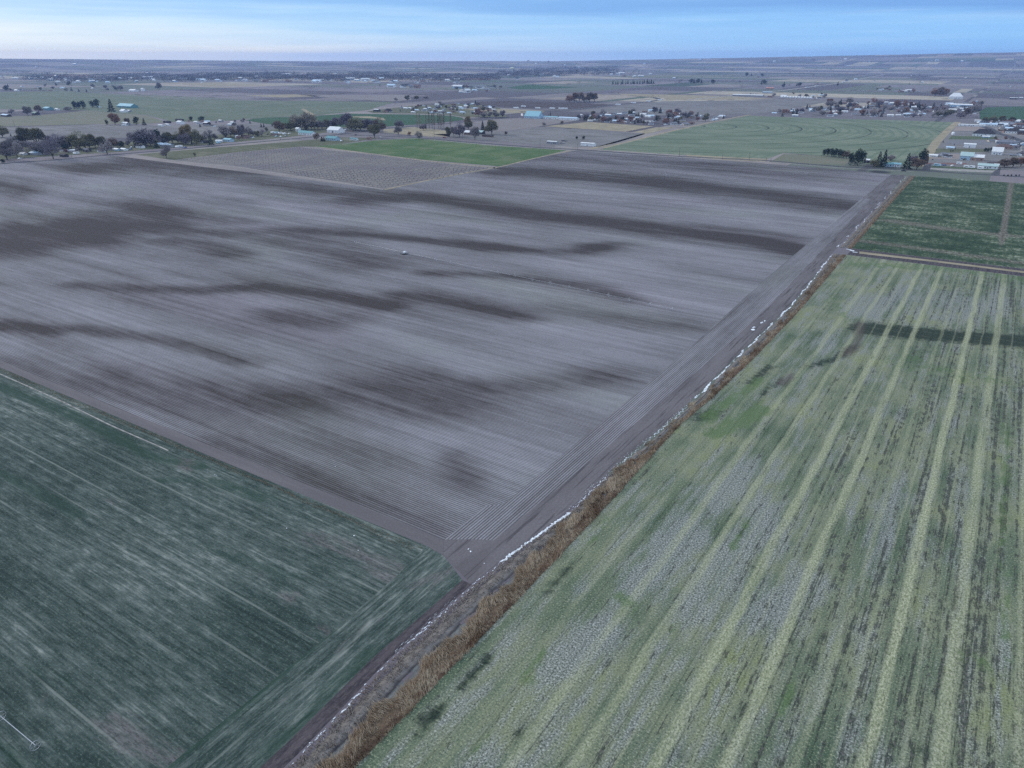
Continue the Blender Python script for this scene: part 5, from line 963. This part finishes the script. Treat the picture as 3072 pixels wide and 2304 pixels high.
tk = empty('white_tank', (X_, Y_, .05), 0, 'white upright oval tank at the pivot circle edge', 'tank'); V, Fc = [], []
for z0, z1, r0, r1 in ((.3, 1.2, 1.6, 2.2), (1.2, 4.2, 2.2, 2.2), (4.2, 5.0, 2.2, 1.5), (5.0, 5.3, 1.5, .2)): tube(V, Fc, Vector((0, 0, z0)), Vector((0, 0, z1)), r0, r1, 14)
mesh_obj('tank_shell', V, Fc, P_white, tk, True); boxobj('tank_stand', M_door, tk, -1.4, 1.4, -1.4, 1.4, 0, .35)
# vehicles
car(229, 463, 7.5, 'white camper trailer parked between house and grey shed', P_white, 'rv', -R(85)); car(60, 477, 6.5, 'white pickup beside the broad grey tree', P_white, 'truck', -R(60)); car(392, 449, 5.2, 'dark blue car left of the long low house', P_blue, 'car', -R(75)); car(374, 451, 6, 'pale low trailer left of the long low house', P_cyan, 'car', -R(80)); car(395, 443, 5.5, 'white pickup close to the long low house', P_white, 'truck', -R(60))
car(537, 443, 10.5, 'large white motorhome at the right end of the grey blue roof', P_white, 'rv', -R(85)); car(555, 444, 5.5, 'bright blue car in front of the motorhome', P_blue, 'car', -R(85)); car(655, 431, 6.5, 'pale van between conifer and cyan roofed house', P_cyan, 'rv', -R(85)); car(690, 424, 5, 'white car before the cyan roofed house', P_white, 'car', -R(50))
vl = ['first', 'second', 'third', 'fourth', 'fifth', 'sixth', 'seventh', 'eighth', 'ninth', 'tenth']
for k, (x, y, kd, pt, cn) in enumerate([(803, 404, 'car', P_dark, 'dark car'), (814, 406, 'car', P_dark, 'black car'), (818, 400, 'rv', P_white, 'white camper'), (830, 401, 'rv', P_cyan, 'pale blue camper'), (829, 410, 'car', P_cyan, 'pale blue car'), (841, 402, 'rv', P_white, 'white camper'), (843, 411, 'truck', P_white, 'white pickup'), (853, 404, 'rv', P_white, 'white camper'), (858, 409, 'truck', P_grey, 'grey pickup'), (868, 402, 'car', P_white, 'white car')]):
    car(x, y, 5.2 if kd == 'car' else 7, f'{cn}, {vl[k]} from the left in the crowded vehicle yard', pt, kd, -R(70 + k * 7 % 40), group='vehicles in the crowded yard')
for k, (x, y, kd, pt, lb) in enumerate([(1018, 398, 'rv', P_cyan, 'pale camper in front of the white barn'), (1031, 396, 'truck', P_dark, 'dark truck right of the white barn'), (1039, 392, 'rv', P_white, 'white camper right of the white barn'), (1050, 389, 'car', P_white, 'white car farthest right of the white barn'), (1024, 392, 'car', P_grey, 'grey car touching the white barn')]): car(x, y, 6, lb, pt, kd, -R(60 + 20 * k))
car(1067, 406, 4.8, 'dark car driving on the road below the olive tree', P_dark, 'car', -R(75)); car(1024, 424, 4.6, 'white car beside the teal roofed building', P_white, 'car', -R(90)); car(1140, 413, 4.8, 'white car parked by the road fork', P_white); car(1333, 414, 5.0, 'dark red car on the road under the straw meadow', P_red, 'car', R(20))
car(2711, 514, 5.0, 'black car on the road below the pointed spruce', P_dark, 'car', R(2)); car(2811, 499, 7.5, 'pale camper at the left of the lot row', P_cyan, 'rv'); car(2832, 497, 5.5, 'blue and white pickup on the clay strip', P_blue, 'truck', R(50)); car(2856, 499, 6, 'white truck on the lot right of the blue pickup', P_white, 'truck', R(70)); car(2877, 494, 6, 'small white trailer behind the lot row', P_white, 'rv'); car(2900, 504, 7, 'left white trailer before the pale teal roof', P_white, 'rv'); car(2914, 505, 7, 'right white trailer before the pale teal roof', P_white, 'rv'); car(2941, 508, 6.5, 'white van at the corner of the pale teal roof', P_white, 'rv'); car(2833, 473, 4.8, 'lone white car on the brown lot', P_white)
for k, (x, y) in enumerate([(1548, 326), (1570, 321.5), (1613, 326.5), (1657, 327.5), (1683, 328), (1695, 328)]): car(x, y, 13, f'white box trailer, {vl[k]} from the left below the brown field', P_white, 'semi', R(8), group='white box trailers')
for x, y, lb in [(1854, 316, 'first truck on the highway right of the brown field'), (1900, 310.5, 'second vehicle on the highway, before the curve'), (1945, 306, 'third vehicle on the highway, in the curve'), (1979, 302, 'last vehicle on the highway, past the curve')]: car(x, y, 13, lb, P_white, 'semi', R(30))
for x, y, lb in [(2421, 263.5, 'near white truck on the pale upper right highway'), (2449, 259.5, 'middle white truck on the pale upper right highway'), (2530, 247, 'left one of two far trucks at the upper right'), (2548, 244.5, 'right one of two far trucks at the upper right')]: car(x, y, 16, lb, P_white, 'semi', R(50))
car(1693, 424, 10, 'long low dark flatbed behind the grey walled shed', P_dark, 'car'); car(1688, 431, 9, 'pale flatbed right of the grey walled shed', P_grey, 'car')
# sign, water tower, poles
X_, Y_ = G(1566, 357); s = mpp(1566, 357)
sg = empty('road_sign', (X_, Y_, 0), -R(33), 'tall white sign board on posts beside the cyan roofed store', 'sign'); boxobj('sign_board', P_white, sg, -7 * s, 7 * s, -.3, .3, 9 * s, 15.5 * s); boxobj('post', M_door, sg, -5 * s, -5 * s + .7, -.2, .2, 0, 9 * s); boxobj('post', M_door, sg, 4 * s, 4 * s + .7, -.2, .2, 0, 9 * s)
X_, Y_ = G(1536, 218); s = mpp(1536, 218)
wt = empty('water_tower', (X_, Y_, 0), 0, 'pale yellow water tower above the far town', 'water tower'); V, Fc = [], []; hh = 14.5 * s
for z0, z1, r0, r1 in ((hh * .70, hh * .80, .4, 1), (hh * .80, hh * .92, 1, 1), (hh * .92, hh, 1, .35), (hh, hh * 1.01, .35, .02)): tube(V, Fc, Vector((0, 0, z0)), Vector((0, 0, z1)), r0 * 6.5 * s, r1 * 6.5 * s, 20)
mesh_obj('tank', V, Fc, flat('pale yellow paint', (.75, .78, .55), .5, .05), wt, True); V, Fc = [], []; tube(V, Fc, Vector((0, 0, 0)), Vector((0, 0, hh * .72)), 1.6 * s, 1.2 * s, 12); mesh_obj('stem', V, Fc, P_white, wt)
M_pole = flat('weathered pole', (.10, .085, .075), .9, .2)
def pole(x, y, hpx, label, group='wooden power poles'):
    X, Y = G(x, y); h = hpx * mpp(x, y) / math.cos(TH); r = empty('power_pole', (X, Y, 0), 0, label, 'power pole', group)
    V, Fc = [], []; tube(V, Fc, Vector((0, 0, 0)), Vector((0, 0, h)), .22, .14, 6); mesh_obj('post', V, Fc, M_pole, r)
    boxobj('crossarm', M_pole, r, -1.3, 1.3, -.08, .08, h * .9, h * .9 + .15)
for x, y, h, lb in [(2038, 468, 22, 'power pole at the left part of the pivot circle edge'), (2247, 482, 21, 'power pole by the dry verge'), (2298, 484, 10, 'short pole left of the fallow corner'), (2312, 485, 10, 'short pole at the fallow corner'), (1620, 441, 20, 'pole left of the grey walled shed'), (1733, 448, 14, 'pole left of the long white shed'), (1303, 414, 18, 'pole in the straw meadow'), (1388, 418, 30, 'tall pole before the violet tree'), (217, 477, 16, 'pole beside the camper trailer'), (44, 380, 17, 'thin mast in the olive field at the left'), (842, 421, 10, 'short pole before the crowded vehicle yard'), (2623, 505, 16, 'pole before the green tree and conifers'), (2167, 478, 12, 'short pole right of the middle of the pivot field road')]: pole(x, y, h, lb)

# ------------------------------------------------------------------ wheel-line sprinklers in the field
M_alu = flat('aluminium pipe', (.42, .43, .45), .4, .1, .5, .3)
def wheel(parent, loc, r, nsp=8):
    V, Fc = [], []; n = 18
    for sgn in (-.06, .06):
        pass
    for k in range(n):
        a0, a1 = 6.283 * k / n, 6.283 * (k + 1) / n
        tube(V, Fc, Vector((0, math.cos(a0) * r, math.sin(a0) * r)), Vector((0, math.cos(a1) * r, math.sin(a1) * r)), .05, .05, 4)
    for k in range(nsp):
        a = 6.283 * k / nsp; tube(V, Fc, Vector((0, 0, 0)), Vector((0, math.cos(a) * r, math.sin(a) * r)), .022, .022, 3)
    o = mesh_obj('wheel', V, Fc, M_alu, parent); o.location = loc; return o
def wheel_line(xys, r, label, mover=None):
    A = Vector(G(*xys[0])); B = Vector(G(*xys[-1])); d = (B - A); root = empty('wheel_line_sprinkler', (A.x, A.y, 0), math.atan2(d.y, d.x), label, 'sprinkler')
    L0 = d.length; u = d.normalized(); nrm = Vector((-u.y, u.x)); V, Fc = [], []; last = None; ws = []
    n = int(L0 / 12.2)
    for i in range(n + 1):
        s = i * 12.2; q = (s, math.sin(i * .5) * .3 + (rng.normal() * .15), r); ws.append(q)
        if last is not None: tube(V, Fc, Vector(last), Vector(q), .07, .07, 6)
        last = q
    mesh_obj('pipe', V, Fc, M_alu, root); wp = None
    for q in ws:
        if wp is None: wp = wheel(root, q, r)
        else:
            c = wp.copy(); COL.objects.link(c); c.parent = root; c.location = q
    if mover:
        m_ = empty('drive_unit', (mover, 0, 0)); m_.parent = root
        boxobj('engine_cover', P_white, m_, -.7, .7, -.8, .8, .7, 1.7)
        boxobj('drive_frame', P_dark, m_, -1.6, 1.6, -2.2, 2.2, .3, .6)
    return root
wheel_line([(1068, 731), (2046, 938)], 1.05, 'long wheel line sprinkler lying across the ploughed field', float((Vector(G(1210, 763)) - Vector(G(1068, 731))).length))
wheel_line([(-190, 2010), (172, 2304)], .95, 'wheel line sprinkler with a big spoked wheel at the lower left corner')
X_, Y_ = G(1995, 527)
pv = empty('pivot_point', (X_, Y_, 0), 0, 'small irrigation tower standing in the far part of the ploughed field', 'sprinkler')
V, Fc = [], []
for sx_ in (-1, 1):
    for sy_ in (-1, 1): tube(V, Fc, Vector((sx_ * 1.5, sy_ * 1.5, 0)), Vector((0, 0, 3.4)), .09, .06, 4)
mesh_obj('tower_frame', V, Fc, M_alu, pv); V, Fc = [], []; tube(V, Fc, Vector((-14, 0, 1.2)), Vector((14, 0, 1.2)), .12, .12, 6); mesh_obj('pipe', V, Fc, M_alu, pv)

# ------------------------------------------------------------------ orchard saplings
def sapling_mesh():
    V, Fc = [], []
    for _ in range(16):
        a = rng.uniform(0, 6.28); tri_twig(V, Fc, Vector((math.cos(a) * .3, math.sin(a) * .3, rng.uniform(.4, 1.4))), Vector((math.cos(a) * .6, math.sin(a) * .6, .8)).normalized(), rng.uniform(.5, 1.0), .16)
    tube(V, Fc, Vector((0, 0, 0)), Vector((0, 0, 1.2)), .08, .04, 4)
    return V, Fc
SV, SF = sapling_mesh(); sm = bpy.data.meshes.new('sapling'); sm.from_pydata(SV, [], SF); sm.materials.append(L['purple'])
op = PG((523, 481), (700, 459), (900, 441), (945, 447), (1070, 459), (1258, 483), (1482, 506), (1154, 566), (942, 534), (817, 515), (711, 499))
X0, X1 = min(p[0] for p in op), max(p[0] for p in op); Y0, Y1 = min(p[1] for p in op), max(p[1] for p in op)
gx, gy = np.meshgrid(np.arange(X0 + 4, X1 - 3, 5.5), np.arange(Y0 + 4, Y1 - 3, 9.0)); gx = gx.ravel() + rng.normal(size=gx.size) * .3; gy = gy.ravel() + rng.normal(size=gy.size) * .5
k = inside(op, gx, gy); gx, gy = gx[k], gy[k]; k = rng.random(len(gx)) < .93; gx, gy = gx[k], gy[k]
order = np.argsort((gx - CAM[0]) ** 2 + (gy - CAM[1]) ** 2); V, Fc = [], []
for r_, i in enumerate(order):
    if r_ < 290:
        o = bpy.data.objects.new('orchard_sapling', sm); COL.objects.link(o); o.location = (gx[i], gy[i], .03); o.rotation_euler = (0, 0, r_); tag(o, 'small bare orchard sapling in the nearest rows', 'sapling', 'orchard saplings')
    else:
        b = len(V); V += [(gx[i] + v[0], gy[i] + v[1], v[2] + .03) for v in SV[:27]]; Fc += [tuple(q + b for q in f) for f in SF[:9]]
tag(mesh_obj('orchard_rows', V, Fc, L['purple']), 'remaining rows of small bare orchard saplings', 'saplings', kind='stuff')

# ------------------------------------------------------------------ settlements farther off
def cluster(poly, nh, nt, label_h, label_t, group, hscale=1.0, cols=('grey', 'purple', 'pink', 'olive', 'green'), tk=('full', 'bare', 'conifer'), tpx=(10, 18), hname='far_house', hcat='house'):
    xs = [p[0] for p in poly]; yv = [p[1] for p in poly]; out = []
    def pick():
        while True:
            x, y = random.uniform(min(xs), max(xs)), random.uniform(min(yv), max(yv))
            if inside(poly, np.array([x]), np.array([y]))[0]: return x, y
    for i in range(nh):
        x, y = pick(); s = mpp(x, y)
        far_house(x, y, random.uniform(10, 18) * hscale, label_h, group + ' houses', 1.0, hname, hcat)
    for i in range(nt):
        x, y = pick(); kd = random.choice(tk); cc = random.choice(cols)
        if kd == 'conifer': cc = 'green'
        elif cc == 'green': cc = 'grey'
        tree(kd, cc, x, y, random.uniform(*tpx), label_t, group + ' trees', 1.2)
def tinytree(x, y, h, cc, lab, grp, wk=1.0): tree('tiny', cc, x, y, h, lab, grp, wk)
FH = []
for (rf_, wl_) in (('white', 'white'), ('grey', 'white'), ('blue', 'white'), ('dark', 'white'), ('grey', 'cream'), ('brown', 'tan'), ('white', 'blue')):
    hw, hd, hm, rh = 7, 4.2, 2.7, 1.6
    V = [(-hw, -hd, 0), (hw, -hd, 0), (hw, hd, 0), (-hw, hd, 0), (-hw, -hd, hm), (hw, -hd, hm), (hw, hd, hm), (-hw, hd, hm), (-hw, 0, hm + rh), (hw, 0, hm + rh)]
    a = bpy.data.meshes.new('wall'); a.from_pydata(V, [], [(0, 1, 5, 4), (2, 3, 7, 6), (1, 2, 6, 9, 5), (3, 0, 4, 8, 7)]); a.materials.append(WALL[wl_])
    V, Fc = [], []; bx = []
    for s in (-1, 1):
        i = len(V); V += [(-hw - .5, s * (hd + .5), hm - .1), (hw + .5, s * (hd + .5), hm - .1), (hw + .5, 0, hm + rh + .1), (-hw - .5, 0, hm + rh + .1)]; V += [(p, q, r_ + .2) for p, q, r_ in V[i:i + 4]]
        Fc += [(i, i + 1, i + 2, i + 3), (i + 4, i + 5, i + 6, i + 7), (i, i + 1, i + 5, i + 4), (i + 1, i + 2, i + 6, i + 5), (i + 3, i, i + 4, i + 7)]
    b = bpy.data.meshes.new('roof'); b.from_pydata(V, [], Fc); b.materials.append(ROOF[rf_])
    V, Fc = [], []; boxv(V, Fc, -4.6, 4.8, -hd - .05, -hd + .02, 1.1, 1.9)
    c = bpy.data.meshes.new('window'); c.from_pydata(V, [], Fc); c.materials.append(M_glass)
    FH.append((a, b, c))
FN = 0
def far_house(x, y, wpx, label, group, z=1.0, name='far_house', cat='house'):
    global FN; FN += 1
    X, Y, Zg = G3(x, y); s = wpx * float(proj(X, Y, Zg)[2]) / F / 14; r = empty(name, (X, Y, Zg + .1), random.choice((0, R(90), R(4), R(-6), R(30))), label, cat, group); s = min(max(s, .7), 4.5); r.scale = (s, min(s, 1.6), min(s, 1.3) * z)
    for nm, me in zip(('wall', 'roof', 'window'), FH[FN % 7]):
        o = bpy.data.objects.new(nm, me); COL.objects.link(o); o.parent = r
cluster([(1150, 338), (1215, 322), (1330, 314), (1430, 310), (1480, 320), (1490, 338), (1420, 344), (1260, 340)], 62, 45, 'small house among the roofs of the hamlet beside the green arc', 'small tree among the roofs of the hamlet beside the green arc', 'hamlet', .9, tpx=(6, 11))
cluster([(1730, 362), (1740, 348), (1980, 332), (2060, 345), (2190, 348), (2160, 362), (2050, 378), (1960, 376), (1790, 366)], 80, 66, 'house of the settlement between blue store and pivot circle', 'tree of the settlement between blue store and pivot circle', 'settlement', 1.15, tpx=(8, 17))
cluster([(2290, 345), (2380, 330), (2470, 322), (2500, 310), (2700, 308), (2800, 320), (2860, 340), (2860, 354), (2600, 350), (2480, 351), (2330, 350)], 98, 100, 'house of the wooded village behind the pivot circle', 'tree of the wooded village behind the pivot circle', 'village', 1.1, ('grey', 'purple', 'pink', 'olive', 'rust', 'green'), tpx=(8, 17))
cluster([(2940, 376), (2960, 370), (3072, 369), (3072, 395), (3030, 392)], 12, 4, 'new house at the top of the curving street', 'young tree at the top of the curving street', 'new street', 1.4, tpx=(6, 9))
cluster([(2930, 366), (3072, 362), (3072, 384), (2960, 382)], 30, 10, 'small house under the grey green tree row', 'small tree under the grey green tree row', 'upper street', 1.3, tpx=(7, 11))
cluster([(2840, 312), (2935, 306), (2925, 345), (2868, 352)], 26, 12, 'small building around the long white roofed hall', 'small tree around the long white roofed hall', 'hall yard', 1.1, tpx=(8, 14), hname='far_shed', hcat='shed')
cluster([(2980, 384), (3072, 384), (3072, 400), (3010, 398)], 12, 8, 'house between the curving street and the upper street', 'tree between the curving street and the upper street', 'street bend', 1.5, tpx=(7, 12))
cluster([(2945, 408), (3072, 418), (3072, 440), (2990, 436)], 8, 8, 'shed in the yards around the brown roofed house', 'yard tree around the brown roofed house', 'yards', 1.1, tpx=(6, 11), hname='far_shed', hcat='shed')
cluster([(2800, 425), (2900, 422), (2890, 500), (2790, 498)], 5, 7, 'small shed on the lots beside the pivot circle', 'small bush on the lots beside the pivot circle', 'lots', .8, tpx=(4, 7), hname='far_shed', hcat='shed')
cluster([(0, 256), (420, 258), (420, 276), (0, 276)], 8, 16, 'farm shed in the left plain before the pale green field', 'tree in the left plain before the pale green field', 'left plain', .8, tpx=(6, 12), hname='far_shed', hcat='shed')
cluster([(560, 366), (740, 362), (760, 378), (600, 382)], 8, 12, 'small shed in the farm row above the grey fallow', 'bush in the farm row above the grey fallow', 'farm row', .9, tpx=(5, 10), hname='far_shed', hcat='shed')
cluster([(20, 474), (300, 458), (600, 434), (840, 412), (840, 404), (600, 424), (300, 446), (20, 460)], 22, 14, 'small outbuilding among the roadside yards', 'low shrub among the roadside yards', 'roadside yards', .8, tpx=(7, 12), hname='far_shed', hcat='shed')
cluster([(3020, 440), (3072, 438), (3072, 470), (3020, 474)], 4, 4, 'house beyond the pale footpath at the right edge', 'tree beyond the pale footpath at the right edge', 'edge', 1.8, tpx=(8, 14))
cluster([(2290, 282), (2480, 286), (2480, 296), (2300, 292)], 6, 10, 'farm shed near the row of hoop houses', 'tree near the row of hoop houses', 'hoop house yard', 1.0, tpx=(6, 10), hname='far_shed', hcat='shed')
cluster([(2610, 268), (2650, 262), (2780, 272), (2760, 280), (2640, 276)], 10, 8, 'farm building behind the windbreak', 'tree behind the windbreak', 'windbreak farm', .9, tpx=(6, 9), hname='far_shed', hcat='shed')
cluster([(1350, 258), (1500, 262), (1520, 280), (1380, 280)], 14, 12, 'building of the works left of the dark green wedge', 'tree of the works left of the dark green wedge', 'works', 1.0, tpx=(6, 11), hname='far_shed', hcat='shed')
for i in range(46):
    x = random.uniform(0, 3072); y = random.uniform(199, 226) if x < 1950 else random.uniform(199, 262)
    far_house(x, y, random.uniform(5, 9), 'tiny white farm roof out on the distant plain', 'farm roofs on the plain', 1.6, 'farm_house', 'farm')
    for _ in range(1): tinytree(x + random.uniform(-9, 9), y, random.uniform(5, 8), random.choice(['green', 'purple', 'grey']), 'small dark tree dotted over the distant plain', 'trees dotted over the plain', 1.9)
# far town: the largest trees and roofs one by one, the rest of the wood as one mass
def _tt(x, y, h, cc, lab, grp, wk=1.0): tree('tiny', cc, x, y, h, lab, grp, wk)
random.seed(11)
for i in range(210):
    x = random.choice([random.uniform(0, 620), random.uniform(450, 1520), random.uniform(1200, 1940)]); base = 232 + 6 * math.sin(x * .006) + (8 if 500 < x < 1050 else 0) - (8 if x > 1500 else 0)
    y = base + random.uniform(-8, 8)
    tinytree(x, y, random.uniform(6, 10), random.choice(['grey', 'purple', 'purple', 'olive', 'green', 'pink']), 'small blurred tree of the far town', 'far town trees', 1.7)
for i in range(85):
    x = random.choice([random.uniform(1900, 3072), random.uniform(0, 3072)]); y = random.uniform(204, 262)
    tinytree(x, y, random.uniform(4, 8), random.choice(['green', 'purple', 'grey', 'green']), 'small dark tree dotted over the distant plain', 'trees dotted over the plain', 1.8)
for k, (x, y, h) in enumerate([(2074, 249, 11), (2082, 250, 12), (2094, 250, 12), (2104, 250, 11), (2138, 251, 11), (2284, 253, 10), (2292, 253, 12), (2352, 256, 10), (2350, 262, 9), (2390, 258, 9), (2399, 259, 10), (2513, 256, 10), (2240, 228, 9), (2254, 228, 8), (2286, 230, 8)]):
    tree('conifer' if k % 2 else 'round', 'green', x, y, h, 'dark tree in the scattered rows right of centre', 'dark rows right of centre', 1.4)
for i in range(18): tree('conifer', 'green', 1840 + i * 7.2 + random.uniform(-2, 2), 254 - i * .2 + random.uniform(-1, 1), random.uniform(7, 13), 'dark conifer in the row at the right end of the far town', 'far town conifer row', 1.2)
for i in range(24): tree('poplar', 'green', 2622 + i * 6, 304.5 - i * .02, random.uniform(4, 6.5), 'short dark windbreak tree behind the wooded village', 'windbreak', 2.2, name='windbreak_tree')
for i in range(120):
    x = random.uniform(0, 1950); base = 236 + 6 * math.sin(x * .006) + (8 if 500 < x < 1050 else 0) - (8 if x > 1500 else 0)
    far_house(x, base + random.uniform(-7, 9), random.uniform(8, 20), 'tiny pale roof in the far town', 'far town roofs', 1.6, 'town_building', 'building')
for x, y, wp in [(250, 232, 13), (168, 232, 10), (444, 236, 32), (532, 235, 34), (611, 244, 19), (676, 240, 14), (770, 246, 22), (797, 246, 18), (1050, 240, 66), (1095, 242, 40), (1130, 249, 24), (1175, 262, 28), (1215, 263, 36), (1230, 265, 22), (1250, 264, 24), (1375, 265, 34), (1400, 278, 24), (1440, 266, 28), (952, 247, 36), (985, 243, 24), (990, 228, 10), (944, 230, 18), (225, 194, 20), (860, 226, 60), (1220, 212, 30), (1145, 240, 20)]:
    far_house(x, y, wp, 'larger white roofed hall in the far town', 'far town halls', 2.2, 'town_hall', 'hall')
for x, y in [(1555, 193), (1585, 184.5), (1646, 187), (1694, 198), (1608, 194), (2230, 183.5), (2101, 181), (2106, 181), (2414, 187), (2440, 181), (2608, 187), (2323, 187), (2795, 184), (2808, 184), (2815, 183), (2822, 184), (2855, 183), (2885, 187), (2536, 180), (75, 183), (1933, 194), (2003, 199)]:
    far_house(x, y, 6, 'tiny bright building near the horizon', 'bright specks near the horizon', 3.0, 'distant_building', 'building')
def wood(name, blobs, mat, label):
    V, Fc = [], []
    for x, y, rx, h, n in blobs:
        X, Y = G(x, y); s = mpp(x, y)
        for _ in range(n):
            u = rng.normal() * rx * s * .5; v = rng.normal() * 35; zz = rng.uniform(0, 1) ** .7 * h * s; p = Vector((X + u * e2[0] + v * e2[1], Y + u * d2[0] + v * d2[1], zz))
            tri_twig(V, Fc, p, Vector((rng.normal(), rng.normal(), rng.normal())).normalized(), rng.uniform(.5, 1.2) * s * 2.0, s * .7)
    tag(mesh_obj(name, V, Fc, mat), label, 'woods', kind='stuff')
bl = []
for x in np.arange(70, 1850, 6):
    b0 = 236 + 6 * math.sin(x * .006) + (8 if 500 < x < 1050 else 0) - (8 if x > 1500 else 0)
    for dy in (-14, -9, -4, 1):
        if rng.random() < (.85 if x > 500 or dy > -6 else .45): bl.append((x + rng.uniform(-4, 4), b0 + dy + rng.uniform(-2.5, 2.5), 12, rng.uniform(5, 9), 80))
wood('far_woods', bl[0::2], leaf_mat('violet far twigs', (.060, .050, .062), (.105, .088, .100)), 'violet grey mass of trees of the far town')
wood('far_woods', bl[1::2], leaf_mat('dark far twigs', (.030, .034, .036), (.060, .055, .060)), 'dark mass of trees of the far town')
wood('rust_woods', [(x, 231 + rng.uniform(-2, 1), 14, 6, 70) for x in np.arange(130, 290, 8)] + [(x, 241, 12, 6, 60) for x in np.arange(1395, 1475, 8)] + [(x, 206, 10, 4, 30) for x in (1000, 1050, 1260, 1290)], L['pink'], 'reddish mass of trees in the far town')
wood('far_hedges', [(x, y, 22, 3.2, 30) for x, y in [(30, 216), (70, 218), (10, 215), (120, 246), (150, 249), (180, 250), (200, 250), (60, 271), (110, 274), (380, 205), (200, 212), (260, 207), (410, 203), (1040, 204), (1080, 206), (820, 192), (700, 190), (560, 203), (600, 205), (1620, 204), (1700, 205), (1900, 205), (1960, 206), (2040, 206), (2150, 207), (2300, 207), (2400, 208), (2520, 209), (2650, 210), (2900, 196), (3000, 195), (1830, 278), (1850, 280), (2170, 292), (2210, 288), (2250, 283), (2390, 272), (2430, 272), (2460, 273), (2560, 272), (2600, 276), (2700, 279), (2740, 281), (2780, 232), (3020, 235), (3050, 234), (3040, 262), (2990, 258), (1960, 291), (920, 262), (930, 262), (945, 262)]], leaf_mat('hedge twigs', (.025, .030, .030), (.055, .050, .050)), 'low dark hedges and copses far across the plain')

# ------------------------------------------------------------------ haze
V, Fc = [], []; boxv(V, Fc, -13900, 13900, -13900, 13900, -4, 197)
hz = mesh_obj('haze', V, Fc, None); mt = bpy.data.materials.new('haze air'); mt.use_nodes = True; nt = mt.node_tree; nt.nodes.clear()
po = nt.nodes.new('ShaderNodeOutputMaterial'); pvn = nt.nodes.new('ShaderNodeVolumePrincipled'); pvn.inputs['Density'].default_value = 6.0e-5; pvn.inputs['Color'].default_value = (.40, .58, 1.0, 1); nt.links.new(pvn.outputs[0], po.inputs['Volume'])
hz.data.materials.append(mt); tag(hz, 'thin blue air fading the far plain', 'haze', kind='stuff')
